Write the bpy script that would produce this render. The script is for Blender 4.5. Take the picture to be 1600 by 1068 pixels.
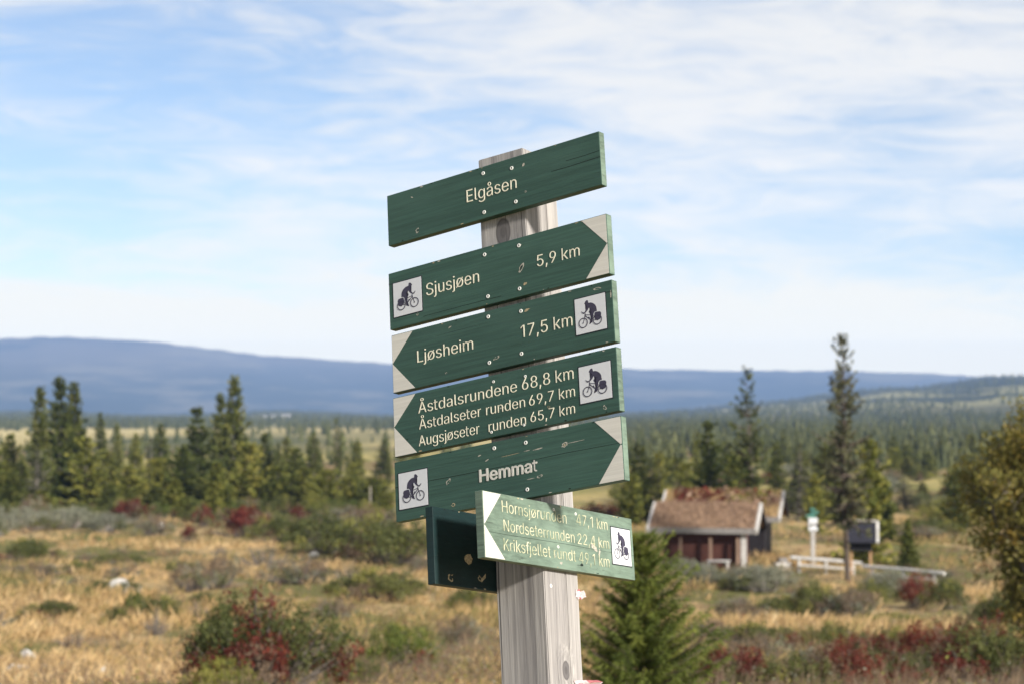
import bpy, bmesh, math, random
import numpy as np
from mathutils import Matrix, Vector

for _o in list(bpy.data.objects):
    bpy.data.objects.remove(_o)
S = bpy.context.scene
COL = S.collection
rng = np.random.default_rng(7)
random.seed(7)

# ------------------------------------------------------------------ camera
EYE = 1.75
HAZE = 1.15e-4                      # density of the air, per metre
PITCH = math.radians(1.897)
F_PX = 3200.0                      # focal length in pixels of a 1600 px wide frame
cam_data = bpy.data.cameras.new('camera')
cam = bpy.data.objects.new('camera', cam_data)
COL.objects.link(cam)
cam_data.sensor_width = 36
cam_data.lens = F_PX / 1600 * 36
cam_data.clip_start = 0.1
cam_data.clip_end = 60000
cam_data.dof.use_dof = True
cam_data.dof.focus_distance = 4.38
cam_data.dof.aperture_fstop = 6.3
cam_data.dof.aperture_blades = 7
CAM = Matrix.Translation((0, 0, EYE)) @ Matrix.Rotation(math.pi / 2 + PITCH, 4, 'X')
cam.matrix_world = CAM
S.camera = cam

# ------------------------------------------------------------------ light
SUN_AZ = math.radians(138)         # clockwise from the viewing direction (+Y)
SUN_EL = math.radians(25)
S.view_settings.view_transform = 'Standard'
S.view_settings.look = 'None'
S.view_settings.exposure = 0.76
S.view_settings.gamma = 1
sun_d = bpy.data.lights.new('sun', 'SUN')
sun_d.energy = 5.0
sun_d.angle = math.radians(5)           # a sun behind thin cirrus
sun_d.color = (1.0, 0.94, 0.85)
sun = bpy.data.objects.new('sun', sun_d)
COL.objects.link(sun)
sdir = Vector((math.sin(SUN_AZ) * math.cos(SUN_EL), math.cos(SUN_AZ) * math.cos(SUN_EL), math.sin(SUN_EL)))
sun.rotation_euler = sdir.to_track_quat('Z', 'Y').to_euler()
sun.location = (40, -20, 60)

W = bpy.data.worlds.new('World')
S.world = W
W.use_nodes = True


class NT:
    """small helper to write node trees"""
    def __init__(self, tree):
        self.t = tree
        tree.nodes.clear()

    def n(self, typ, ins=None, **props):
        nd = self.t.nodes.new(typ)
        for k, v in props.items():
            setattr(nd, k, v)
        for k, v in (ins or {}).items():
            s = nd.inputs[k]
            if isinstance(v, bpy.types.NodeSocket):
                self.t.links.new(v, s)
            else:
                s.default_value = v
        return nd

    def math(self, op, a, b=0.0, clamp=False):
        nd = self.n('ShaderNodeMath', {0: a, 1: b}, operation=op, use_clamp=clamp)
        return nd.outputs[0]

    def ramp(self, fac, stops, interp='LINEAR'):
        nd = self.n('ShaderNodeValToRGB', {0: fac})
        cr = nd.color_ramp
        cr.interpolation = interp
        while len(cr.elements) < len(stops):
            cr.elements.new(0.5)
        for e, (p, c) in zip(cr.elements, stops):
            e.position = p
            e.color = (*c, 1) if len(c) == 3 else c
        return nd.outputs[0]

    def step(self, v, a, b, lo=0.0, hi=1.0):
        nd = self.n('ShaderNodeMapRange', {0: v, 1: a, 2: b, 3: lo, 4: hi}, interpolation_type='SMOOTHSTEP')
        return nd.outputs[0]

    def mix(self, f, a, b, blend='MIX'):
        nd = self.n('ShaderNodeMix', data_type='RGBA', blend_type=blend)
        for i, v in ((0, f), (6, a), (7, b)):
            s = nd.inputs[i]
            if isinstance(v, bpy.types.NodeSocket):
                self.t.links.new(v, s)
            else:
                s.default_value = (*v, 1) if isinstance(v, tuple) and len(v) == 3 else v
        return nd.outputs[2]

    def noise(self, vec, scale, detail=4, rough=0.55, dist=0.0):
        nd = self.n('ShaderNodeTexNoise', {'Scale': scale, 'Detail': detail, 'Roughness': rough, 'Distortion': dist})
        if vec is not None:
            self.t.links.new(vec, nd.inputs['Vector'])
        return nd.outputs[0]

    def mapping(self, vec, scale=(1, 1, 1), loc=(0, 0, 0), rot=(0, 0, 0)):
        nd = self.n('ShaderNodeMapping', {0: vec, 'Location': loc, 'Rotation': rot, 'Scale': scale})
        return nd.outputs[0]


w = NT(W.node_tree)
sky = w.n('ShaderNodeTexSky', sky_type='NISHITA', sun_disc=False, sun_elevation=SUN_EL, sun_rotation=SUN_AZ,
          altitude=900, air_density=1.0, dust_density=0.6, ozone_density=1.6)
tc = w.n('ShaderNodeTexCoord')
dirv = tc.outputs['Generated']
sep = w.n('ShaderNodeSeparateXYZ', {0: dirv})
dx, dz = sep.outputs[0], sep.outputs[2]
# thin high cloud: noise over the direction, stretched along the horizon
m1 = w.mapping(dirv, scale=(6, 6, 26), rot=(0, math.radians(-8), 0))
n1 = w.noise(m1, 1.0, 5, 0.52, 0.6)
m2 = w.mapping(dirv, scale=(17, 17, 80), rot=(0, math.radians(-13), 0), loc=(3.1, 0, 1.7))
n2 = w.noise(m2, 1.0, 6, 0.60, 0.9)
m3 = w.mapping(dirv, scale=(3.2, 3.2, 11), loc=(1.3, 5, 0.4))
n3 = w.noise(m3, 1.0, 3, 0.5, 0.3)
cl = w.math('ADD', w.math('MULTIPLY', n1, 0.46), w.math('MULTIPLY', n2, 0.38))
cl = w.math('ADD', cl, w.math('MULTIPLY', n3, 0.16))
low = w.step(dz, 0.10, 0.02)
hi_r = w.math('MULTIPLY', w.step(dx, -0.07, 0.14), w.step(dz, 0.07, 0.15))
cl = w.math('ADD', cl, w.math('MULTIPLY', low, 0.23))
cl = w.math('ADD', cl, w.math('MULTIPLY', hi_r, 0.11))
cover = w.step(cl, 0.38, 0.675, 0.07, 0.95)
skyc = w.n('ShaderNodeVectorMath', {0: sky.outputs[0], 1: (0.69, 0.715, 0.79)}, operation='MULTIPLY').outputs[0]
cloudc = w.mix(w.step(dz, 0.02, 0.11), (6.3, 5.6, 3.85), (6.0, 5.85, 5.5))
final = w.mix(cover, skyc, cloudc)
# low sky gets added brightness to offset the dimming by the haze box
glow = w.math('EXPONENT', w.math('DIVIDE', 0.030, w.math('MAXIMUM', dz, 0.034)))
glow = w.math('MULTIPLY', glow, w.step(dz, -0.05, 0.0, 0.3, 1.0))
final = w.n('ShaderNodeVectorMath', {0: final, 'Scale': glow}, operation='SCALE').outputs[0]
bg = w.n('ShaderNodeBackground', {'Color': final, 'Strength': 0.087})
wo = w.n('ShaderNodeOutputWorld', {0: bg.outputs[0]})

S.render.engine = 'CYCLES'
S.cycles.max_bounces = 6
S.cycles.diffuse_bounces = 3
S.cycles.glossy_bounces = 2
S.cycles.transmission_bounces = 3
S.cycles.volume_bounces = 0
S.cycles.use_denoising = True


# ------------------------------------------------------------------ helpers
def link(o, parent=None):
    COL.objects.link(o)
    if parent is not None:
        o.parent = parent
    return o


def tag(o, label=None, cat=None, group=None, kind=None):
    if label:
        o['label'] = label
    if cat:
        o['category'] = cat
    if group:
        o['group'] = group
    if kind:
        o['kind'] = kind
    return o


def empty(name, loc, rz=0.0):
    o = bpy.data.objects.new(name, None)
    o.empty_display_size = 0.2
    o.location = loc
    o.rotation_euler = (0, 0, rz)
    return link(o)


def mesh_obj(name, me, mats, parent=None):
    for m in mats if isinstance(mats, (list, tuple)) else [mats]:
        me.materials.append(m)
    return link(bpy.data.objects.new(name, me), parent)


def bm_obj(name, bm, mats, parent=None, smooth=False):
    me = bpy.data.meshes.new(name)
    bmesh.ops.recalc_face_normals(bm, faces=bm.faces)
    bm.to_mesh(me)
    bm.free()
    if smooth:
        me.polygons.foreach_set('use_smooth', [True] * len(me.polygons))
    return mesh_obj(name, me, mats, parent)


def face_mesh(name, V, n, tint=None, mat_idx=None, smooth=False):
    """V: (faces, n, 3) array of loose polygons with n corners each"""
    V = np.asarray(V, dtype=np.float32)
    k = V.shape[0]
    me = bpy.data.meshes.new(name)
    me.vertices.add(k * n)
    me.vertices.foreach_set('co', V.reshape(-1))
    me.loops.add(k * n)
    me.loops.foreach_set('vertex_index', np.arange(k * n, dtype=np.int32))
    me.polygons.add(k)
    me.polygons.foreach_set('loop_start', np.arange(k, dtype=np.int32) * n)
    me.polygons.foreach_set('loop_total', np.full(k, n, dtype=np.int32))
    if mat_idx is not None:
        me.polygons.foreach_set('material_index', np.asarray(mat_idx, dtype=np.int32))
    me.update(calc_edges=True)
    if tint is not None:
        a = me.attributes.new('tint', 'FLOAT', 'FACE')
        a.data.foreach_set('value', np.asarray(tint, dtype=np.float32))
    return me


def box(bm, c, s, rot=None, mi=0):
    r = bmesh.ops.create_cube(bm, size=1.0)
    vs = r['verts']
    bmesh.ops.scale(bm, vec=s, verts=vs)
    if rot is not None:
        bmesh.ops.rotate(bm, cent=(0, 0, 0), matrix=rot, verts=vs)
    bmesh.ops.translate(bm, vec=c, verts=vs)
    for f in {f for v in vs for f in v.link_faces}:
        f.material_index = mi
    return vs


def bevel_all(bm, off, seg=1):
    bmesh.ops.bevel(bm, geom=list(bm.edges), offset=off, segments=seg, affect='EDGES', profile=0.6)


def tube(bm, pts, radii, sides=7, mi=0, cap=True):
    rings = []
    pts = [Vector(p) for p in pts]
    for i, (p, r) in enumerate(zip(pts, radii)):
        d = (pts[min(i + 1, len(pts) - 1)] - pts[max(i - 1, 0)]).normalized()
        a = d.orthogonal().normalized() if abs(d.z) < 0.98 else Vector((1, 0, 0))
        a = (a - d * a.dot(d)).normalized()
        b = d.cross(a)
        rings.append([bm.verts.new(p + (a * math.cos(2 * math.pi * k / sides) + b * math.sin(2 * math.pi * k / sides)) * r) for k in range(sides)])
    for q in range(len(rings) - 1):
        for k in range(sides):
            f = bm.faces.new((rings[q][k], rings[q][(k + 1) % sides], rings[q + 1][(k + 1) % sides], rings[q + 1][k]))
            f.material_index = mi
    if cap:
        for rg in (rings[0][::-1], rings[-1]):
            f = bm.faces.new(rg)
            f.material_index = mi


# ------------------------------------------------------------------ materials
def new_mat(name):
    m = bpy.data.materials.new(name)
    m.use_nodes = True
    return m, NT(m.node_tree)


def finish(t, col, rough=0.8, bump=None, bump_d=0.002, spec=0.3, transl=None, metal=0.0, bump_s=0.5):
    ins = {'Roughness': rough, 'Specular IOR Level': spec, 'Metallic': metal}
    if isinstance(col, tuple):
        ins['Base Color'] = (*col, 1)
    else:
        ins['Base Color'] = col
    p = t.n('ShaderNodeBsdfPrincipled', ins)
    if bump is not None:
        b = t.n('ShaderNodeBump', {'Height': bump, 'Distance': bump_d, 'Strength': bump_s})
        t.t.links.new(b.outputs[0], p.inputs['Normal'])
    out = p.outputs[0]
    if transl:
        tr = t.n('ShaderNodeBsdfTranslucent', {'Color': ins['Base Color']})
        out = t.n('ShaderNodeMixShader', {0: transl, 1: out, 2: tr.outputs[0]}).outputs[0]
    t.n('ShaderNodeOutputMaterial', {0: out})


def foliage_mat(name, stops, transl=0.25, noise_scale=0.6):
    """tint (per leaf clump) + the plant's own random value pick the leaf colour"""
    m, t = new_mat(name)
    a = t.n('ShaderNodeAttribute', attribute_name='tint').outputs['Fac']
    info = t.n('ShaderNodeObjectInfo')
    pos = t.n('ShaderNodeTexCoord').outputs['Object']
    n = t.noise(pos, noise_scale, 2)
    v = t.math('ADD', t.math('MULTIPLY', a, 0.62), t.math('MULTIPLY', n, 0.3))
    v = t.math('ADD', v, t.math('MULTIPLY', t.math('SUBTRACT', info.outputs['Random'], 0.35), 0.22))
    c = t.ramp(v, stops)
    finish(t, c, 0.65, spec=0.2, transl=transl + 0.08)
    return m


def plain_mat(name, col, rough=0.7, var=0.25, scale=8.0, stretch=(1, 1, 1), bump=0.0, metal=0.0, spec=0.3):
    m, t = new_mat(name)
    pos = t.n('ShaderNodeTexCoord').outputs['Object']
    n = t.noise(t.mapping(pos, stretch), scale, 5, 0.6)
    lo = tuple(c * (1 - var) for c in col)
    hi = tuple(min(1, c * (1 + var)) for c in col)
    c = t.ramp(n, [(0.3, lo), (0.7, hi)])
    finish(t, c, rough, bump=n if bump else None, bump_d=bump or 0.001, metal=metal, spec=spec)
    return m


def board_mat(name, base, fade=0.25, wear=0.5, seed=0.0, grain=1.0, cracks=0.6):
    """painted plank: grain along local X, thin bare scratches"""
    m, t = new_mat(name)
    pos = t.n('ShaderNodeTexCoord').outputs['Object']
    g = t.noise(t.mapping(pos, (5, 30, 150), (seed, seed, seed)), 1.0, 6, 0.65, 0.35)
    big = t.noise(t.mapping(pos, (3, 6, 9), (seed, 1, 0)), 1.0, 4, 0.6)
    speck = t.noise(t.mapping(pos, (60, 200, 330), (0, seed, 2)), 1.0, 3, 0.7)
    col = t.mix(t.step(g, 0.32, 0.72), tuple(c * (1 - 0.22 * grain) for c in base), tuple(c * (1 + 0.13 * grain) for c in base))
    faded = tuple(min(1, c * 1.5 + 0.02) for c in base)
    col = t.mix(t.math('MULTIPLY', t.step(big, 0.42, 0.75), fade), col, faded)
    # hairline drying cracks along the grain
    hair = t.noise(t.mapping(pos, (1.8, 20, 210), (seed * 2, 0, seed)), 1.0, 5, 0.6, 0.2)
    col = t.mix(t.math('MULTIPLY', t.step(hair, 0.655, 0.70), cracks), col, tuple(c * 0.35 for c in base))
    col = t.mix(t.math('MULTIPLY', t.step(speck, 0.74, 0.80), wear), col, (0.35, 0.36, 0.30))
    h = t.math('SUBTRACT', g, t.step(hair, 0.65, 0.70))
    finish(t, col, 0.55, bump=h, bump_d=0.0012, spec=0.32)
    return m


def wood_mat(name, dark, light, knots=(), axis_front=True):
    """weathered timber: grain along local Z, knots given as (x, y, z, radius)"""
    m, t = new_mat(name)
    pos = t.n('ShaderNodeTexCoord').outputs['Object']
    warp = None
    kd = None
    for (kx, ky, kz, kr) in knots:
        v = t.mapping(pos, (1 / kr, 1 / kr, 0.62 / kr), (-kx / kr, -ky / kr, -kz * 0.62 / kr))
        ln = t.n('ShaderNodeVectorMath', {0: v}, operation='LENGTH').outputs['Value']
        kd = ln if kd is None else t.math('MINIMUM', kd, ln)
    vec = t.mapping(pos, (170, 170, 3.0))
    if kd is not None:
        bend = t.step(kd, 3.2, 0.6, 0.0, 2.4)
        off = t.n('ShaderNodeCombineXYZ', {0: bend, 1: bend, 2: 0.0}).outputs[0]
        vec = t.n('ShaderNodeVectorMath', {0: vec, 1: off}, operation='ADD').outputs[0]
    g = t.noise(vec, 0.55, 6, 0.65, 0.3)
    fine = t.noise(vec, 2.6, 5, 0.7, 0.2)
    broad = t.noise(t.mapping(pos, (22, 22, 0.5)), 1.0, 3, 0.5)
    v = t.math('ADD', t.math('MULTIPLY', g, 0.42), t.math('MULTIPLY', fine, 0.34))
    v = t.math('ADD', v, t.math('MULTIPLY', broad, 0.32))
    col = t.ramp(v, [(0.38, dark), (0.53, tuple((a + b) / 2 for a, b in zip(dark, light))), (0.66, light)])
    crack = t.noise(t.mapping(pos, (170, 170, 1.3)), 1.0, 4, 0.6, 0.2)
    col = t.mix(t.math('MULTIPLY', t.step(crack, 0.62, 0.67), 0.75), col, tuple(c * 0.3 for c in dark))
    h = t.math('SUBTRACT', v, t.math('MULTIPLY', t.step(crack, 0.61, 0.67), 0.8))
    if kd is not None:
        rings = t.math('MULTIPLY', t.math('SINE', t.math('MULTIPLY', kd, 15.0)), 0.10)
        kf = t.math('ADD', t.step(kd, 1.05, 0.85), 0.0)
        col = t.mix(t.math('MULTIPLY', kf, 0.9), col, t.ramp(t.math('ADD', kd, rings), [(0.0, tuple(c * 0.45 for c in dark)), (0.6, tuple(c * 0.85 for c in dark)), (1.0, tuple(c * 0.5 for c in dark))]))
    finish(t, col, 0.85, bump=h, bump_d=0.002, spec=0.15)
    return m


M = {}
M['sign_green'] = board_mat('sign_green', (0.031, 0.073, 0.056), seed=0.3)
M['sign_green_b'] = board_mat('sign_green_b', (0.033, 0.078, 0.059), seed=4.1)
M['sign_green_c'] = board_mat('sign_green_c', (0.031, 0.074, 0.057), seed=8.7, wear=0.8)
M['sign_faded'] = board_mat('sign_faded', (0.116, 0.164, 0.126), fade=0.6, wear=1.0, seed=2.2, grain=1.3)
M['sign_teal'] = board_mat('sign_teal', (0.004, 0.018, 0.019), fade=0.2, wear=0.8, seed=6.6)
M['sign_white'] = board_mat('sign_white', (0.55, 0.53, 0.483), fade=0.0, wear=0.2, seed=1.2, grain=0.35, cracks=0.25)
M['bare_wood'] = plain_mat('bare_wood', (0.36, 0.34, 0.29), 0.85, 0.4, 300)
M['dark_crack'] = plain_mat('dark_crack', (0.008, 0.014, 0.012), 0.9, 0.3, 200)
M['tan_stain'] = plain_mat('tan_stain', (0.33, 0.27, 0.17), 0.9, 0.5, 260)
M['panel_white'] = plain_mat('panel_white', (0.54, 0.55, 0.575), 0.4, 0.03, 90)
M['symbol_ink'] = plain_mat('symbol_ink', (0.040, 0.036, 0.062), 0.5, 0.2, 200)
M['border_ink'] = plain_mat('border_ink', (0.012, 0.016, 0.022), 0.5, 0.2, 200)
M['cream_paint'] = plain_mat('cream_paint', (0.70, 0.66, 0.53), 0.6, 0.10, 180)
m_, t_ = new_mat('peeling_paint')
p_ = t_.n('ShaderNodeTexCoord').outputs['Object']
nn = t_.noise(p_, 90.0, 4, 0.65)
n2_ = t_.noise(p_, 40.0, 3, 0.6)
vv = t_.math('ADD', t_.math('MULTIPLY', nn, 0.6), t_.math('MULTIPLY', n2_, 0.5))
finish(t_, t_.ramp(vv, [(0.38, (0.15, 0.20, 0.14)), (0.48, (0.33, 0.345, 0.225)), (0.62, (0.55, 0.53, 0.385))]), 0.7)
M['peeling_paint'] = m_
M['screw_metal'] = plain_mat('screw_metal', (0.66, 0.66, 0.63), 0.45, 0.2, 500)
M['board_end'] = board_mat('board_end', (0.105, 0.150, 0.115), fade=0.9, wear=1.0, seed=5.5, grain=1.6)
M['post_wood'] = wood_mat('post_wood', (0.130, 0.122, 0.124), (0.40, 0.38, 0.362),
                          knots=((-0.0008, 0.0195, 0.2412, 0.021), (0.0624, 0.080, -0.712, 0.013)))
M['paper'] = plain_mat('paper', (0.80, 0.70, 0.70), 0.8, 0.12, 150)
M['paper_red'] = plain_mat('paper_red', (0.60, 0.22, 0.24), 0.8, 0.3, 120)
M['bark_grey'] = plain_mat('bark_grey', (0.13, 0.115, 0.10), 0.95, 0.45, 14, (1, 1, 0.25), bump=0.02)
M['bark_brown'] = plain_mat('bark_brown', (0.085, 0.065, 0.052), 0.95, 0.45, 14, (1, 1, 0.25), bump=0.02)
M['twig'] = plain_mat('twig', (0.15, 0.13, 0.115), 0.95, 0.4, 20)
M['twig_pale'] = plain_mat('twig_pale', (0.34, 0.31, 0.28), 0.95, 0.3, 20)
M['stone'] = plain_mat('stone', (0.44, 0.42, 0.39), 0.9, 0.35, 5, bump=0.03)
M['wall_red'] = plain_mat('wall_red', (0.075, 0.028, 0.020), 0.85, 0.35, 5, (1, 1, 8), bump=0.01)
M['wall_dark'] = plain_mat('wall_dark', (0.016, 0.013, 0.016), 0.85, 0.35, 5, (1, 1, 8), bump=0.01)
M['trim_white'] = plain_mat('trim_white', (0.46, 0.44, 0.42), 0.7, 0.2, 6)
M['fascia_grey'] = plain_mat('fascia_grey', (0.20, 0.185, 0.175), 0.8, 0.25, 6)
M['pole_wood'] = plain_mat('pole_wood', (0.25, 0.165, 0.12), 0.85, 0.3, 10, (1, 1, 0.2))
M['rail_wood'] = plain_mat('rail_wood', (0.50, 0.48, 0.46), 0.85, 0.3, 3)
M['shingle'] = plain_mat('shingle', (0.017, 0.017, 0.026), 0.8, 0.3, 20)
M['hut_black'] = plain_mat('hut_black', (0.008, 0.008, 0.012), 0.8, 0.3, 10)
M['orange_leg'] = plain_mat('orange_leg', (0.36, 0.22, 0.12), 0.8, 0.3, 10)
M['small_green'] = plain_mat('small_green', (0.05, 0.17, 0.14), 0.6, 0.2, 10)
M['window_dark'] = plain_mat('window_dark', (0.02, 0.025, 0.03), 0.15, 0.2, 3, spec=0.6)
M['house_white'] = plain_mat('house_white', (0.78, 0.77, 0.74), 0.8, 0.06, 0.5)
M['house_roof'] = plain_mat('house_roof', (0.30, 0.29, 0.29), 0.8, 0.2, 0.5)
m_, t_ = new_mat('sod_brown')
p_ = t_.n('ShaderNodeTexCoord').outputs['Object']
finish(t_, t_.ramp(t_.noise(p_, 3.5, 6, 0.7), [(0.32, (0.13, 0.085, 0.05)), (0.52, (0.26, 0.17, 0.105)), (0.70, (0.36, 0.25, 0.15))]), 0.95, bump=t_.noise(p_, 14, 4), bump_d=0.08)
M['sod_brown'] = m_

SPR = [(0.12, (0.022, 0.032, 0.008)), (0.36, (0.064, 0.082, 0.019)), (0.58, (0.128, 0.142, 0.034)), (0.85, (0.23, 0.22, 0.06))]
M['spruce_dark'] = foliage_mat('spruce_dark', [(p, tuple(c * 0.85 for c in q)) for p, q in SPR])
M['spruce'] = foliage_mat('spruce', SPR)
M['spruce_olive'] = foliage_mat('spruce_olive', [(p, tuple(c * k for c, k in zip(q, (1.55, 1.42, 1.2)))) for p, q in SPR])
M['spruce_grey'] = foliage_mat('spruce_grey', [(0.15, (0.035, 0.040, 0.022)), (0.5, (0.085, 0.088, 0.042)), (0.85, (0.15, 0.145, 0.07))], 0.15)
M['sapling'] = foliage_mat('sapling', [(0.12, (0.022, 0.034, 0.008)), (0.40, (0.078, 0.105, 0.022)), (0.65, (0.155, 0.185, 0.038)), (0.9, (0.26, 0.27, 0.06))], 0.25, 3.0)
M['birch_leaf'] = foliage_mat('birch_leaf', [(0.12, (0.060, 0.062, 0.016)), (0.42, (0.150, 0.142, 0.036)), (0.68, (0.25, 0.205, 0.055)), (0.86, (0.42, 0.26, 0.04)), (0.97, (0.52, 0.30, 0.03))], 0.3, 1.3)
GRN = [(0.15, (0.040, 0.050, 0.018)), (0.45, (0.092, 0.105, 0.033)), (0.75, (0.17, 0.175, 0.055))]
M['shrub_green'] = foliage_mat('shrub_green', GRN, 0.25, 1.5)
M['shrub_yellow'] = foliage_mat('shrub_yellow', [(0.15, (0.09, 0.10, 0.02)), (0.5, (0.21, 0.21, 0.045)), (0.8, (0.33, 0.29, 0.08))], 0.25, 1.5)
M['shrub_sage'] = foliage_mat('shrub_sage', [(0.15, (0.10, 0.105, 0.075)), (0.5, (0.20, 0.205, 0.15)), (0.8, (0.30, 0.30, 0.215))], 0.2, 1.5)
M['shrub_red'] = foliage_mat('shrub_red', [(0.15, (0.055, 0.014, 0.012)), (0.5, (0.145, 0.030, 0.022)), (0.85, (0.25, 0.065, 0.04))], 0.3, 1.5)
M['shrub_brown'] = foliage_mat('shrub_brown', [(0.15, (0.10, 0.07, 0.05)), (0.5, (0.19, 0.135, 0.09)), (0.85, (0.29, 0.21, 0.13))], 0.2, 1.5)
M['grass'] = foliage_mat('grass', [(0.08, (0.15, 0.15, 0.045)), (0.28, (0.27, 0.22, 0.085)), (0.45, (0.48, 0.32, 0.145)), (0.62, (0.64, 0.455, 0.235)), (0.9, (0.76, 0.61, 0.37))], 0.3, 0.16)
M['sod_grass'] = foliage_mat('sod_grass', [(0.15, (0.19, 0.125, 0.085)), (0.5, (0.33, 0.22, 0.155)), (0.85, (0.43, 0.30, 0.215))], 0.2, 0.9)
M['far_tree'] = foliage_mat('far_tree', [(0.10, (0.030, 0.040, 0.016)), (0.45, (0.068, 0.080, 0.028)), (0.85, (0.125, 0.130, 0.045))], 0.15, 0.004)

# ------------------------------------------------------------------ terrain
_DR = np.array([0, 6, 15, 30, 45, 60, 95, 130, 170, 240, 320, 600, 1500, 3000, 7000, 13000.])
_DZ = np.array([1.75, 1.95, 2.75, 4.05, 5.15, 6.0, 7.3, 8.0, 8.55, 9.2, 9.8, 10.9, 12.6, 15.5, 20, 26.])


def sstep(v, a, b):
    u = np.clip((v - a) / (b - a), 0, 1)
    return u * u * (3 - 2 * u)


def gz(x, y):
    x = np.asarray(x, float)
    y = np.asarray(y, float)
    r = np.sqrt(x * x + y * y)
    az = np.degrees(np.arctan2(x, y))
    z = EYE - np.interp(r, _DR, _DZ)
    soft = np.interp(r, [0, 8, 25, 80, 300, 2000], [0, 0.1, 0.7, 1.0, 1.6, 5.0])
    z += soft * 0.16 * (np.sin(x * 0.21 + 0.7) * np.cos(y * 0.13 + 1.1) + np.sin(x * 0.083 - y * 0.061 + 2.0))
    near = sstep(r, 6, 18) * (1 - sstep(r, 200, 500))
    z += near * (0.05 * np.sin(x * 1.31 + np.sin(y * 0.9)) * np.sin(y * 1.07 + 0.5) + 0.035 * np.sin(x * 2.9 + 1.0 + y * 0.6) * np.sin(y * 2.3 - x * 0.4))
    # wooded ridge rising on the right, far off
    up = sstep(az, 0.5, 17) * 92 + sstep(az, 14, 40) * 30
    z += up * sstep(r, 900, 4600) * (1 + 0.06 * np.sin(az * 1.7 + r * 0.0011))
    # gentle swells of the far left plain
    z += sstep(r, 1500, 4500) * (1 - sstep(az, -2, 6)) * (6 + 5 * np.sin(az * 0.9 + 1))
    return z


def ray(px, py):
    d = CAM.to_3x3() @ Vector(((px - 800) / F_PX, -(py - 534) / F_PX, -1.0))
    return d / d.y


def at(px, d):
    """ground point under pixel column px at distance d"""
    x = ray(px, 640).x * d
    return Vector((x, d, float(gz(x, d))))


def hit(px, py, d0=3, d1=6000):
    """ground point that projects to a pixel"""
    q = ray(px, py)
    ds = np.geomspace(d0, d1, 4000)
    f = (EYE + q.z * ds) - gz(q.x * ds, ds)
    i = int(np.argmax(f < 0)) if (f < 0).any() else len(ds) - 1
    d = float(ds[i])
    return Vector((q.x * d, d, float(gz(q.x * d, d))))


def zpx(py, d):
    return EYE + ray(800, py).z * d


def grid_mesh(name, X, Y, Z, mat, smooth=True):
    a, b = X.shape
    me = bpy.data.meshes.new(name)
    me.vertices.add(a * b)
    me.vertices.foreach_set('co', np.stack([X, Y, Z], -1).reshape(-1).astype(np.float32))
    i = np.arange(a * b).reshape(a, b)
    q = np.stack([i[:-1, :-1], i[1:, :-1], i[1:, 1:], i[:-1, 1:]], -1).reshape(-1, 4)
    me.loops.add(q.size)
    me.loops.foreach_set('vertex_index', q.reshape(-1).astype(np.int32))
    me.polygons.add(len(q))
    me.polygons.foreach_set('loop_start', (np.arange(len(q)) * 4).astype(np.int32))
    me.polygons.foreach_set('loop_total', np.full(len(q), 4, np.int32))
    me.polygons.foreach_set('use_smooth', np.full(len(q), smooth))
    me.update(calc_edges=True)
    return mesh_obj(name, me, mat)


m_, t_ = new_mat('moor_ground')
g_ = t_.n('ShaderNodeNewGeometry').outputs['Position']
d_ = t_.n('ShaderNodeVectorMath', {0: g_}, operation='LENGTH').outputs['Value']
nA = t_.noise(t_.mapping(g_, (0.16, 0.07, 0.16)), 1.0, 5, 0.6)
nB = t_.noise(t_.mapping(g_, (0.9, 0.5, 0.9)), 1.0, 5, 0.65)
nC = t_.noise(t_.mapping(g_, (9, 5, 9)), 1.0, 4, 0.7)
straw = t_.ramp(t_.math('ADD', t_.math('MULTIPLY', nB, 0.6), t_.math('MULTIPLY', nC, 0.4)),
                [(0.34, (0.16, 0.115, 0.055)), (0.48, (0.36, 0.255, 0.12)), (0.64, (0.54, 0.40, 0.20))])
moss = t_.ramp(nC, [(0.35, (0.06, 0.065, 0.02)), (0.65, (0.19, 0.18, 0.055))])
c_ = t_.mix(t_.step(nA, 0.43, 0.54), straw, moss)
red = t_.noise(t_.mapping(g_, (0.3, 0.2, 0.3), (9, 4, 0)), 1.0, 4, 0.6)
c_ = t_.mix(t_.math('MULTIPLY', t_.step(red, 0.58, 0.68), 0.6), c_, (0.19, 0.095, 0.055))
nF = t_.noise(t_.mapping(g_, (0.03, 0.008, 0.03)), 1.0, 6, 0.62)
mid = t_.ramp(nF, [(0.34, (0.11, 0.115, 0.035)), (0.43, (0.21, 0.135, 0.07)), (0.49, (0.19, 0.18, 0.055)), (0.56, (0.38, 0.31, 0.12)), (0.64, (0.17, 0.16, 0.05))])
c_ = t_.mix(t_.step(d_, 130, 260), c_, mid)
nG = t_.noise(t_.mapping(g_, (0.0025, 0.0009, 0.002), (3, 1, 0)), 1.0, 4, 0.55)
far = t_.ramp(nG, [(0.38, (0.085, 0.09, 0.035)), (0.47, (0.40, 0.33, 0.15)), (0.60, (0.52, 0.43, 0.21)), (0.70, (0.16, 0.16, 0.06))])
c_ = t_.mix(t_.step(d_, 420, 700), c_, far)
sx_ = t_.n('ShaderNodeSeparateXYZ', {0: g_})
ang_ = t_.math('DIVIDE', sx_.outputs[0], t_.math('MAXIMUM', sx_.outputs[1], 1.0))
c_ = t_.mix(t_.math('MULTIPLY', t_.math('MULTIPLY', t_.step(ang_, 0.0, 0.07), t_.step(d_, 450, 800)), 0.62), c_, (0.045, 0.052, 0.022))
clear_ = t_.math('MULTIPLY', t_.step(ang_, 0.05, 0.10), t_.math('MULTIPLY', t_.step(d_, 2000, 2250), t_.step(d_, 3500, 3100)))
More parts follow.
